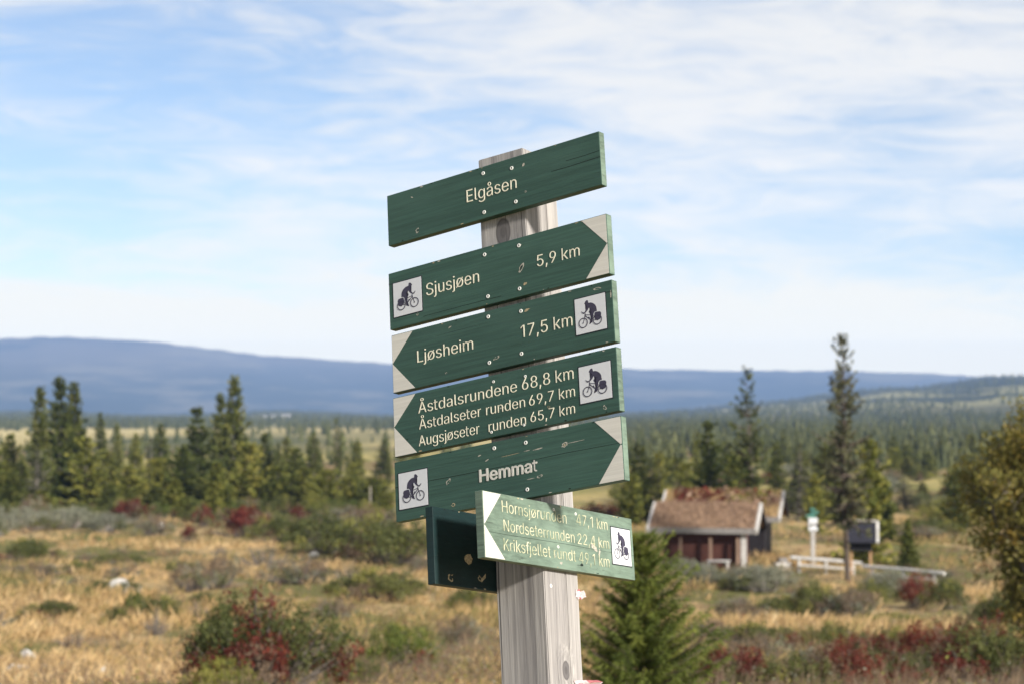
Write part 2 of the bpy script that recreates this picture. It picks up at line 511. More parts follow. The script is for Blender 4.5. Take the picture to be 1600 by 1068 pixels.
wood = t_.ramp(t_.noise(t_.mapping(g_, (0.02, 0.006, 0.02)), 1.0, 4, 0.7), [(0.4, (0.018, 0.026, 0.012)), (0.6, (0.050, 0.058, 0.026))])
c_ = t_.mix(t_.step(t_.math('ADD', d_, t_.math('MULTIPLY', t_.math('SUBTRACT', nG, 0.5), 1500)), 1900, 2300), c_, wood)
c_ = t_.mix(t_.math('MULTIPLY', clear_, t_.step(t_.noise(t_.mapping(g_, (0.006, 0.0022, 0.006)), 1.0, 4, 0.6), 0.44, 0.56)), c_, (0.28, 0.26, 0.12))
finish(t_, c_, 0.95, bump=t_.math('MULTIPLY', nC, t_.step(d_, 120, 30)), bump_d=0.12, spec=0.1)
M['moor_ground'] = m_

AZ = np.radians(np.concatenate([np.linspace(-180, -24, 60), np.linspace(-23, 23, 300), np.linspace(24, 180, 60)]))
U = np.linspace(0, 1, 340)
rmax = np.interp(np.abs(np.degrees(AZ)), [0, 34, 60, 180], [7200, 7200, 1500, 500])
RR = 0.8 * (rmax[:, None] / 0.8) ** U[None, :]
RR[:, 0] = 0.0
GX = np.sin(AZ)[:, None] * RR
GY = np.cos(AZ)[:, None] * RR
tag(grid_mesh('ground', GX, GY, gz(GX, GY), M['moor_ground']), kind='structure')

# far mountain
m_, t_ = new_mat('mountain_heath')
g_ = t_.n('ShaderNodeNewGeometry').outputs['Position']
z_ = t_.n('ShaderNodeSeparateXYZ', {0: g_}).outputs[2]
nm = t_.noise(t_.mapping(g_, (0.0011, 0.0005, 0.004)), 1.0, 6, 0.6)
zz_ = t_.math('ADD', z_, t_.math('MULTIPLY', t_.math('SUBTRACT', nm, 0.5), 220))
c_ = t_.mix(t_.step(zz_, 60, 260), (0.035, 0.044, 0.024), (0.125, 0.105, 0.070))
patch_ = t_.noise(t_.mapping(g_, (0.0016, 0.0006, 0.012), (4, 2, 1)), 1.0, 6, 0.65)
c_ = t_.mix(t_.math('MULTIPLY', t_.step(patch_, 0.50, 0.62), 0.7), c_, (0.19, 0.165, 0.10))
c_ = t_.mix(t_.math('MULTIPLY', t_.step(patch_, 0.45, 0.34), 0.7), c_, (0.012, 0.018, 0.010))
finish(t_, c_, 0.95, spec=0.05)
M['mountain_heath'] = m_
_PX = np.array([-900, -500, -200, 0, 60, 150, 250, 330, 420, 520, 610, 800, 980, 1150, 1300, 1450, 1600, 2100])
_PY = np.array([585, 560, 541, 532, 529, 530, 536, 546, 556, 562, 568, 573, 576, 579, 579, 584, 592, 604.])
aa = np.linspace(-33, 33, 420)
dd = np.concatenate([np.linspace(6400, 9600, 46), np.linspace(9750, 10600, 8)])
pxs = 800 + F_PX * np.tan(np.radians(aa))
pxs = np.clip(pxs, -900, 2100)
crest = EYE + (640 - np.interp(pxs, _PX, _PY)) / F_PX * 9600
crest += 1.5 * np.sin(aa * 2.9) + 1.2 * np.sin(aa * 7.7 + 1) + 1.0 * np.sin(aa * 19.0) + 1.2 * np.sin(aa * 31 + 2)
A2, D2 = np.meshgrid(np.radians(aa), dd, indexing='ij')
tt = np.clip((D2 - 6400) / 3200, 0, 1)
prof = tt ** 1.25 * (1.12 - 0.12 * tt)
Z2 = -22 + (crest[:, None] + 22) * prof
Z2 += 10 * np.sin(A2 * 60 + D2 * 0.002) * np.sin(np.pi * tt)
Z2 -= np.clip(D2 - 9600, 0, 2000) * 0.05
tag(grid_mesh('mountain', np.sin(A2) * D2, np.cos(A2) * D2, Z2, M['mountain_heath']), kind='structure')

# letter outlines: advance width and contours per character
GLYPHS = {",":[188,[[[38,-119],[68,71],[137,71],[84,-119]]]],"1":[350,[[[266,509],[266,0],[202,0],[202,448],[76,358],[76,427],[188,509]]]],"2":[453,[[[64,0],[64,47],[234,229],[252,248],[268,266],[282,282],[294,298],[303,312],[311,327],[316,341],[319,356],[320,371],[319,389],[315,405],[308,419],[298,431],[287,441],[273,449],[258,455],[241,458],[224,460],[205,458],[188,454],[172,447],[159,438],[148,427],[139,413],[132,398],[128,381],[127,362],[66,362],[68,391],[75,418],[86,442],[102,464],[121,482],[143,496],[168,507],[196,513],[225,516],[254,513],[281,507],[306,497],[328,482],[346,465],[361,445],[372,423],[379,398],[381,372],[380,354],[377,336],[371,318],[363,299],[351,280],[336,259],[317,235],[294,209],[267,180],[153,60],[389,57],[389,0]]]],"4":[453,[[[40,105],[40,158],[247,509],[311,509],[109,166],[413,163],[413,105]],[[282,0],[282,121],[282,146],[282,318],[343,318],[343,0]]]],"5":[453,[[[221,-7],[192,-5],[165,1],[140,11],[118,25],[99,41],[83,60],[71,82],[63,105],[60,130],[122,130],[125,115],[130,102],[138,89],[148,78],[160,68],[173,60],[188,54],[204,51],[221,50],[241,51],[259,56],[276,64],[291,75],[304,89],[314,104],[322,122],[326,141],[328,162],[326,183],[321,203],[314,221],[303,237],[290,251],[275,262],[257,270],[238,275],[218,277],[201,276],[184,273],[167,268],[152,262],[139,255],[128,246],[67,253],[96,509],[366,509],[366,452],[151,452],[134,301],[148,311],[162,318],[178,325],[194,330],[212,333],[229,334],[252,332],[274,328],[294,321],[313,311],[330,299],[345,285],[358,269],[370,251],[379,231],[386,210],[390,187],[391,163],[388,132],[381,102],[369,76],[352,52],[332,32],[309,15],[282,3],[253,-4]]]],"6":[453,[[[226,-7],[196,-4],[168,3],[142,15],[119,31],[100,51],[84,74],[73,101],[66,130],[64,162],[65,187],[71,212],[80,239],[93,268],[112,302],[137,340],[252,509],[322,509],[151,261],[145,261],[151,270],[157,279],[165,288],[174,295],[184,302],[196,307],[208,311],[221,313],[235,314],[265,312],[291,305],[316,295],[337,280],[355,262],[370,240],[380,215],[387,187],[389,157],[387,127],[379,98],[368,73],[352,50],[333,30],[310,14],[284,3],[257,-4]],[[226,48],[245,50],[263,55],[279,63],[293,73],[304,86],[314,101],[322,119],[326,137],[327,157],[326,178],[322,196],[314,213],[304,228],[293,241],[279,251],[263,259],[245,264],[226,265],[207,264],[190,259],[174,252],[160,241],[148,229],[138,214],[131,197],[126,179],[125,158],[126,138],[131,119],[138,102],[148,86],[160,73],[174,63],[190,55],[207,50]]]],"7":[453,[[[97,0],[323,448],[62,452],[62,509],[391,509],[391,449],[165,0]]]],"8":[453,[[[226,-7],[193,-5],[163,1],[136,11],[111,25],[91,42],[74,62],[62,84],[54,109],[52,135],[53,156],[58,176],[65,195],[75,212],[87,228],[101,241],[117,252],[134,260],[153,265],[129,276],[109,289],[93,308],[80,330],[73,354],[70,380],[73,405],[79,429],[90,450],[106,469],[124,485],[146,498],[170,508],[197,514],[226,516],[255,514],[282,508],[306,498],[328,485],[346,469],[361,450],[373,429],[379,405],[382,380],[379,354],[372,330],[359,308],[343,289],[323,276],[300,267],[319,260],[335,252],[351,241],[365,228],[377,212],[387,195],[395,176],[399,156],[401,135],[398,109],[391,84],[378,62],[362,42],[341,25],[317,11],[289,1],[259,-5]],[[226,49],[248,50],[267,54],[285,60],[300,69],[313,79],[323,91],[331,106],[335,121],[337,139],[335,157],[330,173],[322,189],[312,202],[298,213],[283,223],[265,230],[247,234],[226,235],[206,234],[187,230],[169,223],[154,213],[140,202],[130,189],[122,173],[117,157],[115,139],[117,121],[121,106],[129,91],[139,79],[152,69],[167,60],[185,54],[205,50]],[[226,290],[244,291],[260,294],[274,300],[287,308],[298,318],[307,330],[314,344],[318,359],[319,376],[318,392],[314,407],[308,420],[299,432],[288,442],[275,449],[260,455],[244,459],[226,460],[208,459],[192,455],[177,449],[164,442],[153,432],[145,420],[138,407],[134,392],[133,376],[134,359],[138,344],[145,330],[154,318],[165,308],[178,300],[193,294],[209,291]]]],"9":[453,[[[226,516],[256,513],[285,506],[310,494],[333,478],[352,458],[368,434],[380,408],[387,378],[389,347],[387,322],[382,296],[373,270],[359,240],[340,207],[315,168],[200,0],[130,0],[301,248],[307,248],[302,238],[295,229],[287,221],[278,214],[268,207],[257,202],[245,198],[232,195],[218,195],[188,197],[161,203],[137,214],[116,229],[98,247],[83,269],[72,294],[66,321],[64,352],[66,382],[73,411],[85,436],[101,459],[120,479],[143,494],[168,506],[196,513]],[[226,460],[207,459],[190,454],[174,446],[160,435],[148,423],[138,407],[131,390],[127,372],[125,352],[127,331],[131,313],[138,295],[148,280],[160,268],[174,257],[190,250],[207,245],[226,243],[245,245],[263,249],[279,257],[293,267],[305,280],[314,295],[322,312],[326,330],[327,350],[326,371],[322,390],[314,407],[305,422],[293,435],[279,446],[263,454],[245,459]]]],"A":[480,[[[16,0],[201,509],[276,509],[463,0],[395,0],[287,302],[280,323],[272,346],[264,372],[255,402],[244,438],[232,478],[245,478],[233,437],[222,402],[213,371],[204,345],[197,322],[191,302],[85,0]],[[110,142],[110,199],[370,199],[370,142]]]],"E":[419,[[[60,0],[60,509],[372,509],[372,452],[125,452],[125,286],[355,286],[355,229],[125,229],[125,57],[375,57],[375,0]]]],"H":[517,[[[60,0],[60,509],[125,509],[125,289],[392,289],[392,509],[457,509],[457,0],[392,0],[392,232],[125,232],[125,0]]]],"K":[467,[[[104,145],[104,216],[139,261],[174,303],[212,344],[364,509],[448,509],[231,276]],[[60,0],[60,509],[125,509],[125,334],[124,225],[125,193],[125,0]],[[372,0],[188,259],[228,309],[449,0]]]],"L":[393,[[[60,0],[60,509],[125,509],[125,57],[361,57],[361,0]]]],"N":[524,[[[60,0],[60,509],[136,509],[343,183],[349,174],[355,163],[363,151],[371,137],[379,122],[388,107],[414,55],[405,54],[401,108],[400,126],[399,142],[399,157],[399,171],[399,184],[399,195],[399,509],[463,509],[463,0],[387,0],[202,290],[177,331],[168,346],[159,363],[148,381],[136,402],[123,425],[108,452],[119,454],[120,429],[121,406],[122,384],[123,363],[124,345],[124,328],[125,313],[125,301],[125,291],[125,0]]]],"S":[447,[[[224,-9],[188,-7],[156,-1],[128,9],[102,23],[81,40],[64,60],[51,83],[42,109],[38,137],[104,137],[108,118],[114,102],[123,88],[136,76],[150,66],[166,59],[185,53],[204,50],[224,49],[246,50],[267,54],[286,60],[303,69],[317,79],[329,92],[338,106],[344,122],[346,139],[344,154],[340,168],[332,179],[322,189],[310,197],[296,205],[280,211],[263,217],[245,222],[184,239],[145,253],[112,269],[86,289],[67,313],[56,341],[52,372],[54,400],[62,425],[75,448],[92,468],[113,484],[138,498],[165,508],[195,514],[227,516],[259,514],[289,508],[316,498],[340,484],[360,468],[377,449],[390,427],[398,403],[401,378],[337,378],[332,402],[320,421],[302,437],[280,449],[254,456],[225,459],[204,457],[185,454],[167,448],[152,440],[139,430],[129,418],[121,405],[117,391],[115,376],[117,359],[122,345],[131,334],[142,324],[155,315],[169,308],[184,302],[198,297],[212,293],[264,279],[279,275],[295,270],[312,264],[328,256],[344,248],[359,238],[372,226],[384,213],[395,198],[402,180],[407,161],[408,139],[406,112],[399,87],[386,64],[370,43],[349,25],[323,11],[294,0],[261,-7]]]],"a":[390,[[[160,-9],[137,-7],[115,-3],[94,5],[76,15],[60,29],[48,45],[38,63],[32,84],[30,108],[32,128],[36,146],[43,161],[53,174],[64,184],[78,193],[92,200],[108,206],[125,211],[178,220],[200,223],[218,225],[234,227],[247,229],[257,231],[265,235],[271,240],[274,246],[276,255],[275,272],[272,285],[267,297],[260,307],[251,315],[240,322],[227,327],[212,330],[196,331],[178,330],[163,327],[149,322],[137,316],[127,309],[118,301],[110,292],[104,283],[100,274],[41,291],[51,313],[64,331],[79,346],[95,358],[114,368],[133,375],[153,380],[173,383],[194,384],[208,384],[223,382],[239,379],[255,375],[271,369],[286,360],[300,350],[312,336],[322,320],[330,301],[335,278],[337,251],[337,0],[277,0],[277,52],[272,52],[267,43],[260,34],[252,25],[242,16],[229,8],[215,1],[199,-4],[181,-7]],[[170,45],[192,47],[211,51],[228,59],[242,68],[254,80],[263,93],[270,108],[274,122],[276,138],[276,190],[272,187],[267,184],[259,182],[251,180],[241,178],[231,176],[200,171],[191,170],[182,169],[175,168],[161,166],[147,163],[134,159],[122,153],[112,147],[103,139],[97,130],[93,118],[92,105],[93,93],[96,82],[102,72],[109,64],[119,57],[130,52],[142,48],[156,46]]]],"d":[425,[[[195,-8],[165,-6],[137,3],[111,16],[89,34],[70,57],[55,84],[43,116],[36,151],[34,189],[36,227],[43,261],[55,293],[70,320],[89,342],[112,361],[137,374],[165,382],[196,384],[218,383],[237,379],[253,373],[267,364],[278,355],[287,346],[295,336],[301,327],[306,319],[311,319],[311,509],[372,509],[372,0],[313,0],[313,59],[307,59],[301,50],[295,41],[287,31],[277,21],[266,12],[252,4],[236,-3],[217,-7]],[[205,47],[226,49],[246,55],[263,65],[278,78],[290,95],[299,115],[306,138],[310,162],[312,189],[310,216],[306,241],[300,263],[290,282],[278,299],[263,312],[246,322],[227,328],[205,330],[182,328],[162,322],[145,311],[130,298],[118,281],[108,261],[102,239],[98,215],[96,189],[98,163],[102,139],[109,117],[118,97],[130,80],[145,66],[162,55],[182,49]]]],"e":[404,[[[212,-8],[177,-5],[145,3],[117,16],[92,35],[72,58],[56,85],[44,116],[37,150],[34,187],[36,224],[44,258],[55,290],[71,317],[91,340],[115,359],[142,373],[172,382],[205,384],[226,383],[246,380],[266,374],[285,366],[303,355],[319,341],[334,324],[347,305],[357,282],[365,256],[370,227],[371,194],[371,169],[75,169],[75,221],[338,221],[310,202],[308,226],[304,248],[298,269],[288,286],[277,301],[263,314],[246,323],[227,328],[205,330],[183,328],[164,323],[146,313],[131,301],[119,286],[109,270],[102,251],[97,231],[96,211],[96,178],[98,151],[102,127],[110,106],[121,88],[135,73],[151,61],[169,53],[190,48],[212,46],[227,47],[241,49],[254,53],[265,58],[276,65],[285,73],[294,82],[300,93],[306,105],[365,91],[358,72],[348,55],[335,39],[320,26],[302,14],[283,4],[261,-3],[237,-7]]]],"f":[254,[[[228,379],[228,327],[6,327],[6,379]],[[81,0],[81,432],[82,452],[87,470],[96,486],[107,499],[120,510],[135,519],[152,525],[169,529],[187,530],[201,530],[212,529],[222,527],[231,525],[238,523],[243,521],[227,468],[224,470],[220,471],[215,472],[209,473],[202,474],[195,474],[178,472],[164,468],[154,460],[147,449],[143,435],[142,419],[142,0]]]],"g":[425,[[[207,-151],[180,-149],[156,-146],[134,-140],[114,-132],[97,-122],[82,-110],[70,-97],[59,-84],[51,-69],[101,-41],[107,-49],[114,-57],[122,-66],[131,-74],[142,-82],[154,-88],[169,-93],[187,-96],[207,-97],[236,-95],[261,-87],[282,-75],[298,-58],[308,-34],[311,-6],[311,68],[306,68],[301,60],[294,51],[287,41],[277,32],[266,23],[252,16],[236,10],[217,6],[195,5],[165,7],[138,14],[113,27],[90,43],[71,65],[55,90],[43,120],[36,154],[34,191],[36,229],[43,263],[55,293],[71,320],[90,342],[112,361],[138,374],[166,382],[196,384],[218,383],[237,379],[253,373],[267,365],[279,356],[288,346],[296,336],[302,327],[308,319],[313,319],[313,379],[372,379],[372,-9],[370,-40],[363,-67],[350,-90],[334,-109],[314,-124],[291,-136],[265,-144],[237,-149]],[[205,59],[227,61],[246,66],[264,75],[278,87],[290,103],[300,121],[307,142],[311,166],[312,193],[311,219],[307,242],[300,264],[291,283],[279,299],[264,312],[247,322],[227,328],[205,330],[182,328],[163,322],[145,312],[130,298],[118,282],[109,262],[102,241],[98,218],[96,193],[98,167],[102,144],[109,123],[118,104],[131,88],[145,76],[163,66],[183,61]]]],"h":[410,[[[114,227],[114,0],[53,0],[53,509],[114,509],[114,287],[102,287],[116,319],[132,344],[152,362],[175,374],[200,382],[227,384],[252,383],[275,377],[295,369],[313,356],[328,340],[341,321],[350,298],[355,271],[357,240],[357,0],[296,0],[296,235],[293,263],[286,286],[273,304],[256,318],[235,326],[210,329],[192,328],[176,324],[161,317],[147,308],[136,297],[126,283],[119,266],[115,248]]]],"i":[167,[[[53,0],[53,379],[114,379],[114,0]],[[84,443],[73,444],[63,448],[54,455],[47,463],[43,472],[41,483],[43,494],[47,504],[54,512],[63,518],[73,522],[84,524],[95,522],[105,518],[114,512],[121,504],[125,494],[126,483],[125,472],[121,463],[114,455],[105,448],[95,444]]]],"j":[167,[[[53,379],[114,379],[114,-30],[112,-52],[108,-72],[102,-90],[92,-106],[80,-119],[65,-129],[47,-137],[27,-141],[4,-143],[-10,-143],[-10,-87],[2,-87],[18,-85],[31,-80],[40,-72],[47,-61],[51,-46],[53,-29]],[[83,443],[72,444],[62,448],[53,455],[47,463],[42,472],[41,483],[42,494],[47,504],[53,512],[62,518],[72,522],[83,524],[95,522],[105,518],[114,512],[120,504],[125,494],[126,483],[125,472],[120,463],[114,455],[105,448],[95,444]]]],"k":[381,[[[110,137],[110,212],[121,212],[284,379],[360,379],[184,199],[177,199]],[[53,0],[53,509],[114,509],[114,0]],[[294,0],[148,186],[191,229],[372,0]]]],"l":[190,[[[139,-2],[112,0],[91,8],[74,20],[62,37],[55,59],[53,84],[53,509],[114,509],[114,99],[114,83],[117,71],[120,62],[126,57],[135,53],[146,52],[152,52],[157,52],[170,54],[181,3],[175,1],[169,0],[162,-1]]]],"m":[610,[[[53,0],[53,379],[112,379],[112,295],[114,314],[122,331],[132,346],[144,358],[158,368],[172,376],[187,382],[203,385],[219,386],[245,383],[268,375],[287,361],[303,342],[314,320],[321,295],[312,295],[318,312],[326,329],[337,343],[350,356],[364,366],[381,375],[398,381],[417,385],[437,386],[458,385],[478,380],[497,372],[514,361],[529,346],[541,328],[550,307],[555,283],[557,255],[557,0],[496,0],[496,254],[493,279],[485,298],[473,313],[456,323],[438,329],[419,330],[402,329],[387,326],[374,320],[363,312],[353,302],[345,290],[340,277],[336,263],[335,247],[335,0],[274,0],[274,260],[272,280],[265,297],[253,311],[238,322],[220,328],[199,330],[185,329],[171,326],[158,320],[145,312],[135,302],[126,289],[119,274],[115,257],[114,238],[114,0]]]],"n":[410,[[[114,227],[114,0],[53,0],[53,379],[112,379],[112,287],[102,287],[116,319],[132,344],[152,362],[175,374],[200,382],[227,384],[252,383],[275,377],[295,369],[313,356],[328,340],[341,321],[350,298],[355,271],[357,240],[357,0],[296,0],[296,235],[293,263],[286,286],[273,304],[256,318],[235,326],[210,329],[192,328],[176,324],[161,317],[147,308],[136,297],[126,283],[119,266],[115,248]]]],"o":[416,[[[207,-8],[174,-5],[144,3],[117,16],[93,35],[72,58],[56,85],[44,116],[37,150],[34,187],[37,225],[44,260],[56,291],[72,318],[93,341],[117,360],[144,374],[174,382],[207,384],[241,382],[271,374],[299,360],[323,341],[343,318],[359,291],[371,260],[379,225],[381,187],[379,150],[371,116],[359,85],[343,58],[323,35],[299,16],[271,3],[241,-5]],[[207,46],[231,49],[252,55],[270,66],[285,80],[298,97],[307,117],[314,139],[318,163],[319,187],[318,212],[314,236],[307,258],[298,278],[285,296],[270,310],[252,321],[231,328],[207,330],[184,328],[163,321],[145,310],[130,296],[118,278],[108,258],[102,236],[98,212],[96,187],[98,163],[102,139],[108,117],[118,97],[130,80],[145,66],[163,55],[184,49]]]],"r":[260,[[[53,0],[53,379],[112,379],[112,321],[124,339],[137,354],[152,367],[171,377],[191,383],[213,385],[229,384],[235,384],[240,384],[243,322],[236,324],[230,324],[207,326],[190,324],[174,321],[159,315],[146,306],[135,296],[126,284],[119,269],[115,254],[114,237],[114,0]]]],"s":[365,[[[182,-8],[157,-7],[133,-3],[112,3],[93,12],[76,24],[62,38],[50,54],[41,73],[36,94],[94,107],[101,87],[111,72],[124,60],[141,52],[160,47],[181,45],[206,47],[227,53],[244,62],[258,74],[265,88],[268,103],[266,115],[262,126],[254,136],[243,144],[229,150],[212,155],[149,170],[118,180],[92,192],[72,208],[58,227],[50,249],[47,274],[49,295],[55,314],[65,332],[79,347],[95,360],[115,370],[137,378],[161,383],[187,384],[212,383],[234,379],[254,372],[271,363],[286,352],[299,339],[309,324],[318,308],[324,290],[268,277],[262,291],[254,304],[243,316],[228,325],[210,331],[187,333],[166,331],[147,326],[131,317],[119,305],[111,292],[109,277],[110,264],[115,253],[124,243],[136,235],[152,229],[172,223],[229,209],[261,200],[287,187],[306,171],[320,153],[328,131],[331,107],[329,85],[323,65],[312,47],[298,31],[281,18],[260,6],[236,-2],[210,-7]]]],"t":[228,[[[204,379],[204,327],[6,327],[6,379]],[[65,471],[126,471],[126,98],[127,83],[130,70],[136,61],[144,55],[156,51],[170,50],[175,50],[180,50],[185,51],[202,54],[213,2],[207,0],[200,-2],[192,-3],[168,-4],[138,-1],[113,7],[92,21],[77,41],[68,64],[65,93]]]],"u":[410,[[[182,-5],[158,-3],[135,2],[115,11],[97,23],[82,39],[69,59],[60,82],[54,109],[53,139],[53,379],[114,379],[114,144],[116,117],[124,94],[137,75],[154,61],[175,53],[200,50],[218,51],[234,55],[249,62],[263,71],[274,83],[283,97],[290,113],[295,132],[296,153],[296,379],[357,379],[357,0],[298,0],[298,92],[307,92],[294,60],[277,35],[257,17],[234,5],[209,-3]]]],"Å":[480,[[[16,0],[201,509],[276,509],[463,0],[395,0],[287,302],[280,323],[272,346],[264,372],[255,402],[244,438],[232,478],[245,478],[233,437],[222,402],[213,371],[204,345],[197,322],[191,302],[85,0]],[[110,142],[110,199],[370,199],[370,142]],[[240,527],[224,529],[209,533],[195,539],[182,548],[172,558],[163,570],[156,583],[152,597],[151,612],[152,628],[156,642],[163,656],[172,667],[182,678],[195,686],[209,692],[224,696],[240,697],[256,696],[270,692],[284,686],[297,678],[308,667],[317,656],[323,642],[327,628],[329,612],[327,597],[323,583],[317,570],[308,558],[297,548],[284,539],[270,533],[256,529]],[[240,571],[251,572],[261,576],[270,583],[277,592],[281,601],[282,612],[281,624],[277,634],[270,643],[261,649],[251,653],[240,655],[229,653],[219,649],[210,643],[203,634],[199,624],[198,612],[199,601],[203,592],[210,583],[219,576],[229,572]]]],"å":[390,[[[160,-9],[137,-7],[115,-3],[94,5],[76,15],[60,29],[48,45],[38,63],[32,84],[30,108],[32,128],[36,146],[43,161],[53,174],[64,184],[78,193],[92,200],[108,206],[125,211],[178,220],[200,223],[218,225],[234,227],[247,229],[257,231],[265,235],[271,240],[274,246],[276,255],[275,272],[272,285],[267,297],[260,307],[251,315],[240,322],[227,327],[212,330],[196,331],[178,330],[163,327],[149,322],[137,316],[127,309],[118,301],[110,292],[104,283],[100,274],[41,291],[51,313],[64,331],[79,346],[95,358],[114,368],[133,375],[153,380],[173,383],[194,384],[208,384],[223,382],[239,379],[255,375],[271,369],[286,360],[300,350],[312,336],[322,320],[330,301],[335,278],[337,251],[337,0],[277,0],[277,52],[272,52],[267,43],[260,34],[252,25],[242,16],[229,8],[215,1],[199,-4],[181,-7]],[[170,45],[192,47],[211,51],[228,59],[242,68],[254,80],[263,93],[270,108],[274,122],[276,138],[276,190],[272,187],[267,184],[259,182],[251,180],[241,178],[231,176],[200,171],[191,170],[182,169],[175,168],[161,166],[147,163],[134,159],[122,153],[112,147],[103,139],[97,130],[93,118],[92,105],[93,93],[96,82],[102,72],[109,64],[119,57],[130,52],[142,48],[156,46]],[[189,404],[173,406],[159,409],[145,416],[132,424],[121,435],[112,447],[105,460],[101,474],[100,490],[101,505],[105,519],[112,532],[121,544],[132,554],[145,563],[159,569],[173,573],[189,575],[205,573],[220,569],[234,563],[246,554],[257,544],[266,532],[273,519],[277,505],[278,490],[277,474],[273,460],[266,447],[257,435],[246,424],[234,416],[220,409],[205,406]],[[189,447],[200,449],[210,453],[219,460],[226,469],[230,479],[232,490],[230,501],[226,511],[219,519],[210,526],[200,531],[189,532],[178,531],[168,526],[159,519],[153,511],[149,501],[147,490],[149,479],[153,469],[159,460],[168,453],[178,449]]]],"ø":[416,[[[207,-8],[174,-5],[144,3],[117,16],[93,35],[72,58],[56,85],[44,116],[37,150],[34,187],[37,225],[44,260],[56,291],[72,318],[93,341],[117,360],[144,374],[174,382],[207,384],[241,382],[271,374],[299,360],[323,341],[343,318],[359,291],[371,260],[379,225],[381,187],[379,150],[371,116],[359,85],[343,58],[323,35],[299,16],[271,3],[241,-5]],[[207,46],[231,49],[252,55],[270,66],[285,80],[298,97],[307,117],[314,139],[318,163],[319,187],[318,212],[314,236],[307,258],[298,278],[285,296],[270,310],[252,321],[231,328],[207,330],[184,328],[163,321],[145,310],[130,296],[118,278],[108,258],[102,236],[98,212],[96,187],[98,163],[102,139],[108,117],[118,97],[130,80],[145,66],[163,55],[184,49]],[[64,-15],[27,15],[352,395],[388,364]]]]," ":[188,[]]}

# ------------------------------------------------------------------ signpost
# board plane frame: x along the boards, y up the leaning post, n out of the boards' faces
R3 = Matrix(((0.79240125, -0.0462509, -0.60824429), (0.19126381, 0.96567738, 0.17574227), (0.57923951, -0.25559351, 0.77405009)))
T3 = Vector((-0.0189116, 0.0100445, -4.4))
_c2w = CAM.to_3x3() @ R3
_o = CAM @ T3
PB = -0.08                          # n of the post's middle
YB = -1.0
for _k in range(400):
    _q = _o + _c2w @ Vector((0, YB, PB))
    if _q.z < float(gz(_q.x, _q.y)) - 0.35:
        break
    YB -= 0.01
sign_root = bpy.data.objects.new('signpost', None)
link(sign_root)
_base = _o + _c2w @ Vector((0, YB, 0))
_rot = Matrix((_c2w.col[0], -_c2w.col[2], _c2w.col[1])).transposed()
sign_root.matrix_world = Matrix.Translation(_base) @ _rot.to_4x4()
tag(sign_root, 'weathered leaning timber post carrying green wooden trail signs with white lettering', 'signpost')


def P(x, y, n):
    return Vector((x, -n, y))


def PF(n):                          # plane of the front boards
    return lambda u, v, h: Vector((u, -(n + h), v))


def PS(x):                          # plane of boards on the right face; u runs away from the camera
    return lambda u, v, h: Vector((x + h, u, v))


def raise_child(o):
    """the children keep coordinates of the board frame: shift them onto the root"""
    o.location = (0, 0, -YB)
    return o


# post: square section with a drying crack down the right face
bm = bmesh.new()
sec = [(-0.0624, -0.0195), (0.0624, -0.0195), (0.0624, -0.0930), (0.0560, -0.0945), (0.0624, -0.0957), (0.0624, -0.1395), (-0.0624, -0.1395)]
ys = list(np.linspace(YB, 0.4225, 40))
rings = []
for i, y in enumerate(ys):
    wob = 0.0007 * math.sin(y * 9) + 0.0004 * math.sin(y * 31)
    rings.append([bm.verts.new(P(x + wob * (1 if x > 0 else -1), y + (0.0 if i < 39 else (0.002 * math.sin(x * 90))), n + (wob if k in (0, 1) else 0))) for k, (x, n) in enumerate(sec)])
for a, b in zip(rings, rings[1:]):
    for k in range(len(sec)):
        bm.faces.new((a[k], a[(k + 1) % len(sec)], b[(k + 1) % len(sec)], b[k]))
bm.faces.new(rings[0][::-1])
bm.faces.new(rings[-1])
bmesh.ops.recalc_face_normals(bm, faces=bm.faces)
corner = [e for e in bm.edges if len(e.link_faces) == 2 and e.calc_face_angle(0) > 1.2 and not any(abs(v.co.x - 0.056) < 0.003 for v in e.verts)]
bmesh.ops.bevel(bm, geom=corner, offset=0.0022, segments=2, affect='EDGES')
raise_child(bm_obj('post', bm, M['post_wood'], sign_root))


OVERLAY = {'ø': (2,), '4': (1,), 'k': (1, 2), 'K': (1, 2), 't': (1,), 'f': (1,), 'Å': (1,)}


def text_polys(s, u0, u1, v, cap, bold=0.0):
    """outline loops of a line of text from u0 to u1 on baseline v with the given capital height"""
    out, strokes, pen = [], [], 0.0
    for ch in s:
        adv, sps = GLYPHS[ch]
        over = OVERLAY.get(ch, ())   # contours that cross the others are laid over them
        strokes += [[(pen + p[0], p[1]) for p in sps[k]] for k in over]
        sps = [sp for k, sp in enumerate(sps) if k not in over]
        if ch == '4':
            strokes[-1] = [(a, b if b < 200 else 509) for a, b in strokes[-1]]
        out += [[(pen + p[0], p[1]) for p in sp] for sp in sps]
        pen += adv
    lo = min(p[0] for sp in out for p in sp)
    hi = max(p[0] for sp in out for p in sp)
    kx, ky = (u1 - u0) / (hi - lo), cap / 509.0
    fit = lambda L: [[(u0 + (p[0] - lo) * kx, v + p[1] * ky) for p in sp] for sp in L]
    return fit(out), fit(strokes)


